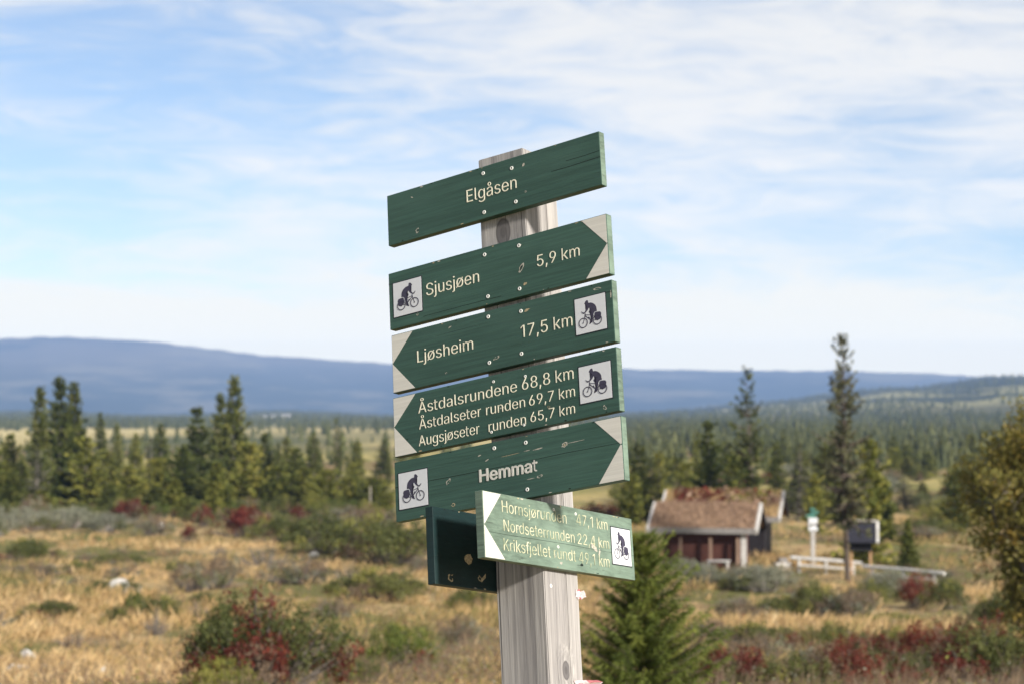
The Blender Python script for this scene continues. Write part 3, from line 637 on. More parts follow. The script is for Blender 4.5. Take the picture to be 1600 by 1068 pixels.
def lettering(s, u0, u1, v, cap, frame, mat, parent, bold=0.0, h=0.0004):
    cu = bpy.data.curves.new('lettering', 'CURVE')
    cu.dimensions = '2D'
    cu.fill_mode = 'BOTH'
    cu.extrude = 0.0005
    cu.offset = -0.00045 if not bold else 0.0
    loops, strokes = text_polys(s, u0, u1, v, cap)
    for sp in loops:
        q = cu.splines.new('POLY')
        q.points.add(len(sp) - 1)
        q.use_cyclic_u = True
        for pt, (a, b) in zip(q.points, sp):
            pt.co = (a, b, 0, 1)
    o = bpy.data.objects.new('lettering', cu)
    me = bpy.data.meshes.new_from_object(o)
    for vtx in me.vertices:
        vtx.co = frame(vtx.co.x, vtx.co.y, vtx.co.z + h)
    me.materials.clear()
    if strokes or bold:
        bm = bmesh.new()
        bm.from_mesh(me)
        if bold:                    # the bold word: the same strokes shifted sideways and up
            plain = bm.faces[:]
            for k, (a, b) in enumerate(((1, 0), (-1, 0), (0, .6), (0, -.6))):
                dup = bmesh.ops.duplicate(bm, geom=plain + list({v for f in plain for v in f.verts}))['geom']
                off_ = frame(a * bold, b * bold, (k + 1) * 0.00006) - frame(0, 0, 0)
                for q in dup:
                    if isinstance(q, bmesh.types.BMVert):
                        q.co += off_
        for sp in strokes:
            bm.faces.new([bm.verts.new(frame(a, b, h + 0.0006)) for a, b in sp])
        bm.to_mesh(me)
        bm.free()
    bpy.data.objects.remove(o)
    bpy.data.curves.remove(cu)
    return mesh_obj('lettering', me, mat, parent)


def slab(name, pts, h0, h1, frame, mats, parent, mi_top=0, bev=0.0):
    """a flat plate with outline pts between heights h0 and h1 over a face"""
    bm = bmesh.new()
    lo = [bm.verts.new(frame(u, v, h0)) for u, v in pts]
    hi = [bm.verts.new(frame(u, v, h1)) for u, v in pts]
    f = bm.faces.new(hi)
    f.material_index = mi_top
    bm.faces.new(lo[::-1])
    n = len(pts)
    for k in range(n):
        bm.faces.new((lo[k], lo[(k + 1) % n], hi[(k + 1) % n], hi[k]))
    if bev:
        bmesh.ops.recalc_face_normals(bm, faces=bm.faces)
        bevel_all(bm, bev, 2)
    return bm_obj(name, bm, mats, parent)


def screw(u, v, frame, parent, r=0.0044):
    bm = bmesh.new()
    N = 14
    prof = [(r, 0.0), (r * 0.92, 0.0011), (r * 0.50, 0.0012), (r * 0.46, 0.0003)]
    rings = [[bm.verts.new(frame(u + q * math.cos(2 * math.pi * k / N), v + q * math.sin(2 * math.pi * k / N), h)) for k in range(N)] for q, h in prof]
    for a, b in zip(rings, rings[1:]):
        for k in range(N):
            bm.faces.new((a[k], a[(k + 1) % N], b[(k + 1) % N], b[k]))
    f = bm.faces.new(rings[-1])
    f.material_index = 1
    return bm_obj('screw', bm, [M['screw_metal'], M['border_ink']], parent)


CY_BODY = [(.315, .818), (.345, .866), (.372, .893), (.402, .905), (.437, .896), (.446, .854), (.452, .819), (.529, .814), (.570, .799), (.605, .777), (.643, .749), (.671, .717), (.692, .683), (.703, .645), (.699, .586), (.693, .561), (.715, .537), (.653, .535), (.613, .502), (.594, .453), (.575, .377), (.556, .314), (.552, .255), (.513, .242), (.465, .214), (.447, .228), (.498, .258), (.514, .308), (.524, .386), (.525, .452), (.488, .499), (.453, .552), (.452, .572), (.458, .591), (.495, .617), (.535, .643), (.475, .674), (.451, .672), (.426, .63), (.376, .586), (.32, .55), (.272, .542), (.235, .572), (.22, .599), (.282, .583), (.314, .584), (.348, .631), (.381, .678), (.408, .727), (.417, .759), (.39, .766), (.364, .782), (.341, .807)]
CY_PAN = [(.632, .492), (.668, .519), (.775, .51), (.82, .501), (.851, .452), (.831, .429), (.836, .382), (.827, .312), (.8, .29), (.754, .279), (.715, .266), (.685, .291), (.647, .298), (.627, .354), (.624, .434)]
CY_BOT = [(.411, .417), (.449, .437), (.486, .373), (.445, .367)]
CY_LINES = [((.251, .293), (.314, .45), .016), ((.314, .45), (.332, .545), .020), ((.325, .504), (.545, .463), .015), ((.331, .474), (.535, .299), .019), ((.532, .303), (.719, .298), .012), ((.586, .441), (.719, .298), .011), ((.588, .48), (.54, .304), .012), ((.27, .545), (.21, .62), .014)]


def pictogram(u0, u1, v0, v1, mirror, frame, parent, flip=False):
    """white square with a cyclist carrying panniers; mirror = riding to the right"""
    w_, h_ = u1 - u0, v1 - v0
    b = 0.0022 * (1 if w_ > 0 else -1)
    bt = 0.0022
    bm = bmesh.new()
    for (a0, a1, c0, c1, h, mi) in ((u0 - b, u1 + b, v0 - bt, v1 + bt, 0.0006, 1), (u0, u1, v0, v1, 0.0011, 0)):
        lo = [bm.verts.new(frame(u, v, 0)) for u, v in ((a0, c0), (a1, c0), (a1, c1), (a0, c1))]
        hi = [bm.verts.new(frame(u, v, h)) for u, v in ((a0, c0), (a1, c0), (a1, c1), (a0, c1))]
        fs = [bm.faces.new(hi)] + [bm.faces.new((lo[k], lo[(k + 1) % 4], hi[(k + 1) % 4], hi[k])) for k in range(4)]
        for f in fs:
            f.material_index = mi
    raise_panel = bm_obj('pictogram_panel', bm, [M['panel_white'], M['border_ink']], parent)
    fm = lambda u, v, h: frame(u0 + (1 - u if mirror else u) * w_, v0 + v * h_, h)
    bm = bmesh.new()
    lay = [0.00130]

    def poly(pts):
        f = bm.faces.new([bm.verts.new(fm(u, v, lay[0])) for u, v in pts])
        bmesh.ops.triangulate(bm, faces=[f])
        lay[0] += 0.00004
    poly(CY_BODY)
    poly(CY_PAN)
    poly(CY_BOT)
    for (p, q, t) in CY_LINES:
        d = Vector((q[0] - p[0], q[1] - p[1])).normalized() * t * .65
        poly([(p[0] - d.y, p[1] + d.x), (q[0] - d.y, q[1] + d.x), (q[0] + d.y, q[1] - d.x), (p[0] + d.y, p[1] - d.x)])
    for cx, cy in ((.251, .293), (.719, .298)):
        N = 36
        o_, i_ = [], []
        for k in range(N):
            a = 2 * math.pi * k / N
            o_.append(bm.verts.new(fm(cx + .150 * math.cos(a), cy + .143 * math.sin(a), lay[0])))
            i_.append(bm.verts.new(fm(cx + .124 * math.cos(a), cy + .117 * math.sin(a), lay[0])))
        for k in range(N):
            bm.faces.new((o_[k], o_[(k + 1) % N], i_[(k + 1) % N], i_[k]))
        lay[0] += 0.00004
        poly([(cx + .02 * math.cos(2 * math.pi * k / 10), cy + .02 * math.sin(2 * math.pi * k / 10)) for k in range(10)])
    bm_obj('cyclist_symbol', bm, M['symbol_ink'], parent)
    return raise_panel


def blemish(bm, frame, u, v, ru, rv, mi, ang=0.0, ring=False, seed=0):
    """a bare or stained patch in the paint, or the rim of a knot"""
    r_ = random.Random(seed + int(abs(u) * 1e4))
    N = 11
    ca, sa = math.cos(ang), math.sin(ang)
    ks = [0.65 + 0.6 * r_.random() for _ in range(N)]
    def pt(k, s):
        a = 2 * math.pi * k / N
        p, q = ru * ks[k] * s * math.cos(a), rv * ks[k] * s * math.sin(a)
        return bm.verts.new(frame(u + p * ca - q * sa, v + p * sa + q * ca, 0.00025))
    o_ = [pt(k, 1) for k in range(N)]
    if ring:
        i_ = [pt(k, 0.62) for k in range(N)]
        for k in range(N):
            if r_.random() < 0.85:
                bm.faces.new((o_[k], o_[(k + 1) % N], i_[(k + 1) % N], i_[k])).material_index = mi
    else:
        f = bm.faces.new(o_)
        f.material_index = mi
        bmesh.ops.triangulate(bm, faces=[f])


def strip(bm, frame, pts, wd, mi):
    r_ = random.Random(5)
    row = [(bm.verts.new(frame(u, v + wd * (0.3 + 0.5 * r_.random()), 0.0003)), bm.verts.new(frame(u, v - wd * (0.3 + 0.5 * r_.random()), 0.0003))) for u, v in pts]
    for a, b in zip(row, row[1:]):
        bm.faces.new((a[0], b[0], b[1], a[1])).material_index = mi


TH = 0.0190


def board(label, pts, frame, mat, marks=(), cracks=()):
    """plank: outline pts (4 corners) with its face at height 0 of the frame"""
    bm = bmesh.new()
    lo = [bm.verts.new(frame(u, v, -TH)) for u, v in pts]
    hi = [bm.verts.new(frame(u, v, 0)) for u, v in pts]
    bm.faces.new(hi)
    bm.faces.new(lo[::-1])
    for k in range(4):
        f = bm.faces.new((lo[k], lo[(k + 1) % 4], hi[(k + 1) % 4], hi[k]))
        f.material_index = 4 if k in (1, 3) else 0
    bmesh.ops.recalc_face_normals(bm, faces=bm.faces)
    bevel_all(bm, 0.0012, 2)
    for i, (u, v, ru, rv, mi, ang, ring) in enumerate(marks):
        blemish(bm, frame, u, v, ru, rv, mi, ang, ring, i)
    r_ = random.Random(len(label))
    us = [p[0] for p in pts]
    vs_ = [p[1] for p in pts]
    for k in range(9):              # paint chipped off along the long edges
        top = r_.random() < .6
        rv = r_.uniform(.0006, .0016)
        blemish(bm, frame, r_.uniform(min(us) + .02, max(us) - .02), (max(vs_) - .0016 - rv) if top else (min(vs_) + .0016 + rv), r_.uniform(.0015, .006), rv, r_.choice((1, 2, 2, 3)), 0.0, False, k)
    for pts_, wd in cracks:
        strip(bm, frame, pts_, wd, 2)
    o = raise_child(bm_obj('sign_board', bm, [mat, M['bare_wood'], M['dark_crack'], M['tan_stain'], mat if mat is M['sign_teal'] else M['board_end']], sign_root))
    o['label'] = label
    return o


def corners(b, tip_u, top_u, bot_u, edge_u, v0, vm, v1, frame, k=0.0):
    """the two white painted triangles that leave a green arrow point"""
    s = 1 if edge_u > top_u else -1
    e = edge_u - s * 0.0014
    slab('painted_corner', [(top_u, v1 - .0014), (e, v1 - .0014), (e, vm + 0.002), (tip_u - s * 0.0005, vm + .0005)], 0.0001, 0.0005, frame, M['sign_white'], b)
    slab('painted_corner', [(bot_u, v0 + .0014), (tip_u - s * 0.0005, vm - .0005), (e, vm - 0.002), (e, v0 + .0014)], 0.0001, 0.0005, frame, M['sign_white'], b)


f0 = PF(0.0)
CP = M['cream_paint']
# Elgåsen
b = board('topmost dark green plank reading Elgåsen, without arrow', [(-.3139, .2764), (.2789, .2764), (.2789, .3962), (-.3139, .3962)], f0, M['sign_green'],
          marks=[(.0773, .3725, .004, .003, 1, .5, False), (.0795, .3103, .0028, .002, 1, 0, True), (-.2402, .3755, .004, .0012, 1, -.6, False), (-.2275, .294, .0075, .0045, 1, 1.2, True), (-.225, .2935, .003, .0016, 2, 1.2, False)],
          cracks=[([(.15, .338), (.2, .3375), (.2789, .339)], .0009), ([(.19, .352), (.24, .3515), (.2785, .353)], .0008)])
lettering('Elgåsen', -.0833, .0560, .3240, .0290, f0, CP, b)
for u, v in ((-.034, .3806), (.0448, .3726), (-.0361, .2907), (.0516, .294)):
    screw(u, v, f0, b)
# Sjusjøen
b = board('dark green arrow plank to the right reading Sjusjøen 5,9 km, second from top', [(-.317, .0798), (.2849, .0798), (.2849, .2111), (-.317, .2111)], f0, M['sign_green_b'],
          marks=[(.0554, .1938, .0055, .003, 1, .2, True), (.0572, .1425, .012, .004, 1, .9, True), (.056, .1425, .007, .0015, 2, .9, False), (.0656, .1052, .005, .003, 3, .2, False), (-.236, .1005, .004, .003, 1, .2, True)],
          cracks=[([(-.317, .1856), (-.306, .1853)], .0010), ([(-.22, .0915), (-.1, .0922), (.0, .0917)], .0006)])
corners(b, .2831, .2213, .2254, .2849, .0798, .1463, .2111, f0)
lettering('Sjusjøen', -.2087, -.0583, .1360, .0282, f0, CP, b)
lettering('5,9 km', .0998, .2121, .1350, .0258, f0, CP, b)
pictogram(-.3035, -.2215, .1055, .1843, True, f0, b)
for u, v in ((-.0402, .1944), (-.0361, .0986), (.0502, .0975), (.0540, .1936)):
    screw(u, v, f0, b)
# Ljøsheim
b = board('dark green arrow plank to the left reading Ljøsheim 17,5 km', [(-.3139, -.0664), (.2882, -.0664), (.2882, .0664), (-.3139, .0664)], f0, M['sign_green'],
          marks=[(.0663, .0462, .007, .003, 3, .2, False), (-.1445, .0519, .005, .0015, 1, .3, False), (-.1606, -.0485, .003, .002, 1, 0, True), (-.0205, -.0414, .009, .003, 1, .3, True), (.2511, .0544, .010, .0025, 1, .0, True), (.2845, .036, .0022, .008, 1, 0, False)],
          cracks=[([(.2, .0415), (.25, .042), (.2882, .041)], .0008)])
corners(b, -.3131, -.2523, -.2499, -.3139, -.0664, .0006, .0664, f0)
lettering('Ljøsheim', -.2411, -.0826, -.0104, .0275, f0, CP, b)
lettering('17,5 km', .0479, .1838, -.0115, .0275, f0, CP, b)
pictogram(.1925, .2700, -.0346, .0420, False, f0, b)
for u, v in ((-.0379, .0533), (.0509, .0474), (-.0405, -.0483), (.0468, -.0453)):
    screw(u, v, f0, b)
# Åstdalsrundene
b = board('dark green arrow plank to the left with three lines of round trips', [(-.3154, -.2119), (.2888, -.2119), (.2888, -.0773), (-.3154, -.0773)], f0, M['sign_green_c'],
          marks=[(.2524, -.1997, .004, .0055, 1, .3, True), (-.0121, -.1527, .006, .0016, 1, .1, False), (.1108, -.1726, .004, .003, 3, 0, True), (-.28, -.178, .006, .002, 2, .3, True)],
          cracks=[([(-.3154, -.1545), (-.306, -.154)], .0009)])
corners(b, -.3143, -.2504, -.2512, -.3154, -.2119, -.1441, -.0773, f0)
lettering('Åstdalsrundene', -.2437, .0305, -.1250, .0248, f0, CP, b)
lettering('68,8 km', .0440, .1791, -.1246, .0262, f0, CP, b)
lettering('Åstdalseter', -.2428, -.0688, -.1613, .0232, f0, CP, b)
lettering('runden', -.0551, .0499, -.1617, .0228, f0, CP, b)
lettering('69,7 km', .0604, .1802, -.1620, .0230, f0, CP, b)
lettering('Augsjøseter', -.2454, -.0753, -.1985, .0236, f0, CP, b)
lettering('runden', -.0503, .0500, -.1994, .0230, f0, CP, b)
lettering('65,7 km', .0620, .1779, -.1978, .0222, f0, CP, b)
pictogram(.1931, .2731, -.1813, -.1039, False, f0, b)
for u, v in ((-.0316, -.0919), (.0539, -.0959), (-.0431, -.2005), (.0443, -.1998)):
    screw(u, v, f0, b, .0032)
# Hemmat
b = board('dark green arrow plank to the right reading Hemmat in bold letters', [(-.3176, -.3561), (.2908, -.3561), (.2908, -.2228), (-.3176, -.2228)], f0, M['sign_green_b'],
          marks=[(.1464, -.2596, .008, .0045, 1, .2, True), (.1464, -.2596, .003, .002, 3, .2, False), (.175, -.2575, .022, .0006, 1, .02, False), (-.1661, -.2891, .008, .0045, 1, .8, True), (-.0592, -.2596, .006, .0014, 1, .3, False), (-.0781, -.2459, .004, .0016, 1, .3, False),
                 (.0787, -.3151, .007, .0035, 1, .2, True), (.055, -.317, .012, .0007, 1, .05, False), (-.1557, -.3414, .005, .004, 3, .2, True), (.0038, -.2581, .03, .0006, 3, .03, False), (.0799, -.257, .014, .0013, 1, .05, False), (.05, -.256, .01, .0008, 1, .05, False)],
          cracks=[([(-.3175, -.2794), (-.3065, -.279)], .0011), ([(-.222, -.2788), (-.12, -.2796), (-.0457, -.2793), (.05, -.2785), (.1439, -.2771), (.22, -.278), (.29, -.2787)], .0008)])
corners(b, .2868, .2252, .2275, .2908, -.3561, -.2817, -.2228, f0)
lettering('Hemmat', -.0800, .0731, -.3033, .0262, f0, M['sign_white'], b, .0011)
pictogram(-.3059, -.2245, -.3304, -.2505, True, f0, b)
for u, v in ((-.0375, -.2365), (.0465, -.2384), (.0448, -.3381)):
    screw(u, v, f0, b)
# faded board on the right face of the post (u runs away from the camera)
fs = PS(0.0828)
b = board('faded pale green arrow plank with peeling letters, screwed to the right side', [(-.2033, -.5056), (.3277, -.5056), (.3277, -.3698), (-.2033, -.3698)], fs, M['sign_faded'],
          marks=[(.1783, -.4485, .014, .006, 1, -.5, False), (.1282, -.4898, .006, .003, 2, .2, False), (.0539, -.4929, .006, .003, 1, .2, False), (.0330, -.4779, .006, .003, 1, -.8, True), (.196, -.457, .003, .008, 1, -.3, False), (-.0899, -.4344, .008, .003, 1, .4, True)],
          cracks=[([(-.2033, -.452), (-.13, -.4525), (.07, -.451), (.22, -.4528), (.327, -.452)], .0005)])
corners(b, -.2018, -.1431, -.1382, -.2033, -.5056, -.4384, -.3698, fs)
PP = M['peeling_paint']
lettering('Hornsjørunden', -.1418, .0807, -.4077, .0246, fs, PP, b)
lettering('47,1 km', .1166, .2317, -.4056, .0238, fs, PP, b)
lettering('Nordseterrunden', -.1387, .1063, -.4459, .0240, fs, PP, b)
lettering('22,4 km', .1173, .2337, -.4464, .0232, fs, PP, b)
lettering('Kriksfjellet rundt', -.1397, .1071, -.4852, .0243, fs, PP, b)
lettering('49,1 km', .1187, .2315, -.4869, .0248, fs, PP, b)
pictogram(.2440, .3160, -.4764, -.3968, False, fs, b)
for u, v in ((.037, -.3821), (.1154, -.3824), (.046, -.4597)):
    screw(u, v, fs, b, .0034)
# bare dark board on the left face, seen from behind
fb = lambda u, v, h: Vector((-.0640 - TH + 0.0 + h, u, v))
b = board('blank dark teal plank seen from behind, on the left side', [(-.183, -.5383), (.16, -.5383), (.16, -.3785), (-.183, -.3785)], lambda u, v, h: Vector((-.0640 + h, u, v)), M['sign_teal'],
          marks=[(-.0697, -.478, .018, .010, 3, .2, False), (-.0238, -.5135, .015, .004, 3, .7, False), (-.035, -.515, .006, .007, 3, .2, True), (-.1316, -.521, .010, .008, 3, .2, True)])
for u, v in ((.041, -.5391),):
    raise_child(screw(u, v, PS(.0626), sign_root, .0042))

# scraps of paper left under staples on the right face
def scrap(name, u, v, wd, ht, mats, label, seed, out=0.006):
    r_ = random.Random(seed)
    bm = bmesh.new()
    nx, ny = 5, 4
    fr = PS(.0632)
    g = [[bm.verts.new(fr(u + wd * (i / nx - .5) + r_.uniform(-.12, .12) * wd / nx * 3, v + ht * (j / ny - .5) + r_.uniform(-.2, .2) * ht / ny * 3 - 0.1 * ht * i / nx,
                          0.0006 + out * (0.15 * r_.random() + (i / nx) ** 2 * r_.uniform(.5, 1.0)))) for j in range(ny + 1)] for i in range(nx + 1)]
    for i in range(nx):
        for j in range(ny):
            if (i, j) in ((0, 0), (nx - 1, 0)):
                continue
            f = bm.faces.new((g[i][j], g[i + 1][j], g[i + 1][j + 1], g[i][j + 1]))
            f.material_index = 1 if r_.random() < .28 else 0
    ex = bmesh.ops.solidify(bm, geom=bm.faces[:], thickness=0.0003)
    o = bm_obj(name, bm, mats)
    o.matrix_world = sign_root.matrix_world @ Matrix.Translation((0, 0, -YB))
    return tag(o, label, 'paper scrap', 'torn paper scraps on the post')


scrap('paper_scrap', .1375, -.549, .022, .018, [M['paper'], M['paper_red']], 'small crumpled pink and white scrap stapled to the right edge of the post', 3, .012)
scrap('paper_scrap', .135, -.738, .060, .016, [M['paper'], M['paper_red']], 'torn strip of pink paper low on the post at the bottom edge', 8, .030)

# ------------------------------------------------------------------ hytte with turf roofs
def turf(name, parent, pts_quads, mat, top_mat, h, blades, seed, tint_hi=None):
    """sod slabs (each a list of 4 corner vectors) with grass growing on them"""
    bm = bmesh.new()
    for q in pts_quads:
        lo = [bm.verts.new(p) for p in q]
        hi = [bm.verts.new(p + Vector((0, 0, h))) for p in q]
        bm.faces.new(hi)
        bm.faces.new(lo[::-1])
        for k in range(4):
            bm.faces.new((lo[k], lo[(k + 1) % 4], hi[(k + 1) % 4], hi[k]))
    o = bm_obj(name, bm, mat, parent)
    if blades:
        r_ = np.random.default_rng(seed)
        F, T = [], []
        for q in pts_quads:
            a, b, c, d = [np.array(p) for p in q]
            u, v = r_.random(blades), r_.random(blades)
            base = (a + np.outer(u, b - a) + np.outer(v, d - a)) + np.array([0, 0, h])
            hh = r_.uniform(.06, .26, blades)[:, None]
            lean = r_.normal(0, .07, (blades, 3))
            lean[:, 2] = 0
            ang = r_.uniform(0, 6.28, blades)
            wv = np.stack([np.cos(ang), np.sin(ang), ang * 0], 1) * .02
            F.append(np.stack([base - wv, base + wv, base + lean + np.array([0, 0, 1]) * hh], 1))
            T.append(r_.uniform(0, 1, blades))
        me = face_mesh('roof_grass', np.concatenate(F), 3, np.concatenate(T))
        g = mesh_obj('roof_grass', me, top_mat, o)
        tag(g, kind='stuff')
    return o


def part(name, parent, mat, boxes):
    bm = bmesh.new()
    for c, s, *r in boxes:
        box(bm, c, s, r[0] if r else None)
    return bm_obj(name, bm, mat, parent)


RX = lambda a: Matrix.Rotation(a, 3, 'X')


def cabin(name, root_loc, rz, L, D, wall_h, over_l, over_r, eave, rise, wall_mat, sod_mat, grass_mat, blades, label, seed):
    """gabled log building: local X along the ridge, -Y the front"""
    root = empty(name, root_loc, rz)
    tag(root, label, 'cabin')
    hw = D / 2
    # walls with gables
    bm = bmesh.new()
    slope = rise / (hw + eave)
    wt = wall_h + slope * eave - 0.04
    top = wall_h + rise - 0.04
    prof = [(-hw, -.6), (hw, -.6), (hw, wt), (0, top), (-hw, wt)]
    A = [bm.verts.new((-L / 2, y, z)) for y, z in prof]
    B = [bm.verts.new((L / 2, y, z)) for y, z in prof]
    bm.faces.new(A[::-1])
    bm.faces.new(B)
    for k in range(5):
        bm.faces.new((A[k], A[(k + 1) % 5], B[(k + 1) % 5], B[k]))
    for k in range(9):                    # log courses stand proud of the wall
        zz = 0.1 + k * wt / 9
        box(bm, (0, -hw - .015, zz), (L - .02, .05, wt / 9 * .72))
    bm_obj('wall', bm, wall_mat, root)
    x0, x1 = -L / 2 - over_l, L / 2 + over_r
    e = hw + eave
    q1 = [Vector((x0, -e, wall_h)), Vector((x1, -e, wall_h)), Vector((x1, 0, wall_h + rise)), Vector((x0, 0, wall_h + rise))]
    q2 = [Vector((x1, e, wall_h)), Vector((x0, e, wall_h)), Vector((x0, 0, wall_h + rise)), Vector((x1, 0, wall_h + rise))]
    rf = turf('roof', root, [q1, q2], sod_mat, grass_mat, .16, blades, seed)
    ln = math.hypot(e, rise) + .12
    ang = math.atan2(rise, e)
    for xs in (x0 - .07, x1 + .07):
        part('bargeboard', root, M['trim_white'], [((xs, -e / 2 - .03, wall_h + rise / 2 + .05), (.13, ln, .26), RX(ang))])
        part('bargeboard', root, M['wall_dark'], [((xs, e / 2 + .03, wall_h + rise / 2 + .05), (.126, ln, .24), RX(-ang))])  # unlit shade painted into the colour of the rear slope boards
    part('fascia', root, M['fascia_grey'], [(((x0 + x1) / 2, -e - .04, wall_h + .05), (x1 - x0 - .01, .07, .26))])
    return root


def base_at(px, d, dz=0.0):
    p = at(px, d)
    p.z += dz
    return p


# front building
pc = base_at(1103, 97)
c1 = cabin('cabin', pc, math.radians(-13), 3.6, 3.0, 1.66, .58, .72, .62, 1.08, M['wall_red'], M['sod_brown'], M['sod_grass'], 2600,
           'small dark red log cabin with bare brown turf roof and white bargeboards', 3)
for x in (-.94, .46, 1.72):
    part('porch_post', c1, M['pole_wood'], [((x, -1.98, .50), (.12, .12, 1.75))])
part('corner_post', c1, M['trim_white'], [((1.98, -1.85, .62), (.24, .12, 2.0))])
bn = empty('bench', c1.matrix_basis @ Vector((0, 0, 0)), 0)
bpy.context.view_layer.update()
bn.matrix_world = Matrix.Translation(pc) @ Matrix.Rotation(math.radians(-13), 4, 'Z') @ Matrix.Translation((.86, -2.25, 0))
tag(bn, 'pale plank bench in front of the red cabin wall', 'bench')
part('seat', bn, M['rail_wood'], [((0, 0, .34), (1.05, .34, .07))])
part('leg', bn, M['rail_wood'], [((-.42, 0, .07), (.08, .28, .46))])
part('leg', bn, M['rail_wood'], [((.42, 0, .07), (.08, .28, .46))])

# rear building, ridge showing above the front one
pr = base_at(1130, 106)
pr.z += .1
c2 = cabin('cabin', pr, math.radians(-13), 4.6, 3.4, 1.80, .62, .72, .62, 1.22, M['wall_dark'], M['sod_brown'], M['grass'], 4200,
           'dark cabin behind the red one, green and red plants growing on its turf roof', 5)
bm = bmesh.new()
r_ = np.random.default_rng(11)
F, T, MI = [], [], []
for k in range(210):
    cx, v = r_.uniform(-2.4, 2.9), r_.uniform(.30, 1.0)
    redp = 2 if cx > .3 and r_.random() < .3 else 1 if (cx < -.1 and r_.random() < .8) or r_.random() < .15 else 0
    cy, cz = -(1 - v) * 2.32, 1.80 + v * 1.22 + .2
    n = 16
    c = np.array([cx, cy, cz]) + r_.normal(0, (.12, .08, .07), (n, 3))
    a, b_ = r_.normal(0, .055, (n, 3)), r_.normal(0, .055, (n, 3))
    F.append(np.stack([c - a, c + b_, c + a, c - b_], 1))
    T.append(np.clip(r_.normal(.5, .2, n), 0, 1))
    MI.append(np.full(n, redp))
bm.free()
g = mesh_obj('roof_plants', face_mesh('roof_plants', np.concatenate(F), 4, np.concatenate(T), np.concatenate(MI)), [M['sod_grass'], M['shrub_red'], M['shrub_yellow']], c2)
tag(g, kind='stuff')

# dark shelter on legs
ph = base_at(1344, 93)
hut = empty('shelter', ph, math.radians(-10))
tag(hut, 'small black board shelter on brown legs, right of the tall spruce stem', 'shelter')
hz0, hz1, hz2 = (zpx(y, 93) - ph.z for y in (859, 845, 816))     # floor, eave and ridge
part('box', hut, M['hut_black'], [((0, 0, (hz0 + hz1) / 2), (1.0, .6, hz1 - hz0))])
sl = math.atan2(hz2 - hz1, .75)
part('roof', hut, M['shingle'], [((0, -.20, (hz1 + hz2) / 2), (1.36, math.hypot(hz2 - hz1, .75) + .1, .08), RX(sl))])
part('ridge_board', hut, M['rail_wood'], [((.05, .10, hz2 + .09), (1.30, .08, .08))])
part('bargeboard', hut, M['rail_wood'], [((.75, -.20, (hz1 + hz2) / 2), (.12, math.hypot(hz2 - hz1, .75) + .12, .15), RX(sl))])
for x in (-.43, .43):
    part('leg', hut, M['orange_leg'], [((x, -.12, hz0 / 2 - .1), (.11, .11, hz0 + .2))])

# far post with a white panel and small green boards
ps = base_at(1269, 98)
sp = empty('signpost', ps, 0)
tag(sp, 'far slender post with banded pole, white panel and small green boards on top', 'signpost')
pz0, pz1, pz2 = (zpx(y, 98) - ps.z for y in (828, 808, 791))
bm = bmesh.new()
nb = 9
for k in range(nb):
    hh = pz0 / nb
    box(bm, (0, 0, hh * (k + .25)), (.21, .21, hh * .49), mi=0)
    box(bm, (0, 0, hh * (k + .75)), (.16, .16, hh * .49), mi=1)
bm_obj('pole', bm, [M['rail_wood'], M['fascia_grey']], sp)
part('panel', sp, M['panel_white'], [((0, -.05, (pz0 + pz1) / 2), (.42, .22, pz1 - pz0))])
for (x, z, a, l) in ((-.08, .15, .12, .46), (.08, .45, -.2, .40), (0, .78, .1, .24)):
    part('sign_board', sp, M['small_green'], [((x, -.02, pz1 + (pz2 - pz1) * z), (l, .05, .11), Matrix.Rotation(a, 3, 'Y'))])

# weathered timber rails beside the path
def rail(px0, py0, px1, py1, d0, d1, label):
    a = Vector((ray(px0, 640).x * d0, d0, zpx(py0, d0)))
    b_ = Vector((ray(px1, 640).x * d1, d1, zpx(py1, d1)))
    root = empty('timber_rail', (0, 0, 0))
    mid_ = (a + b_) / 2
    g0 = float(gz(mid_.x, mid_.y))
    root.location = (mid_.x, mid_.y, g0)
    tag(root, label, 'rail', 'timber rails by the path')
    bm = bmesh.new()
    n_ = (b_ - a).normalized()
    off = Vector((-n_.y, n_.x, 0))
    q = root.location
    tube(bm, [a - q, (a + b_) / 2 - q + Vector((0, 0, .02)), b_ - q], [.085, .08, .075], 8)
    bm_obj('beam', bm, M['rail_wood'], root)
    bm = bmesh.new()
    dn = Vector((0, -.25, -.30))
    tube(bm, [a - q + dn + n_ * .3, b_ - q + dn - n_ * .5], [.055, .055], 8)
    bm_obj('lower_beam', bm, M['rail_wood'], root)
    for t in (.12, .5, .88):
        p = a.lerp(b_, t)
        gg = float(gz(p.x, p.y))
        bm = bmesh.new()
        tube(bm, [Vector((p.x, p.y, gg - .3)) - q, p - q], [.07, .07], 7)
        bm_obj('post', bm, M['rail_wood'], root)


rail(1234, 870, 1345, 879, 94, 93, 'pale weathered timber rail left of the tall spruce foot')
rail(1347, 884, 1474, 895, 92, 89, 'pale weathered timber rail running right past the black shelter')
pb = base_at(1221, 95.5)
st = empty('step_block', pb, .2)
tag(st, 'pale wooden block with a grey lid at the end of the cabin', 'block')
part('block', st, M['rail_wood'], [((0, 0, .10), (.75, .5, .42))])
part('lid', st, M['fascia_grey'], [((.02, 0, .42), (.40, .4, .22))])

# marker stake at the edge of the left trees
pk = base_at(579, 168)
sk = empty('marker_stake', pk, 0)
tag(sk, 'thin grey stake with a red tip band standing in front of the left trees', 'stake')
part('stake', sk, M['twig_pale'], [((0, 0, 1.05), (.08, .08, 2.3))])
part('band', sk, M['paper_red'], [((0, 0, .65), (.11, .11, .22))])

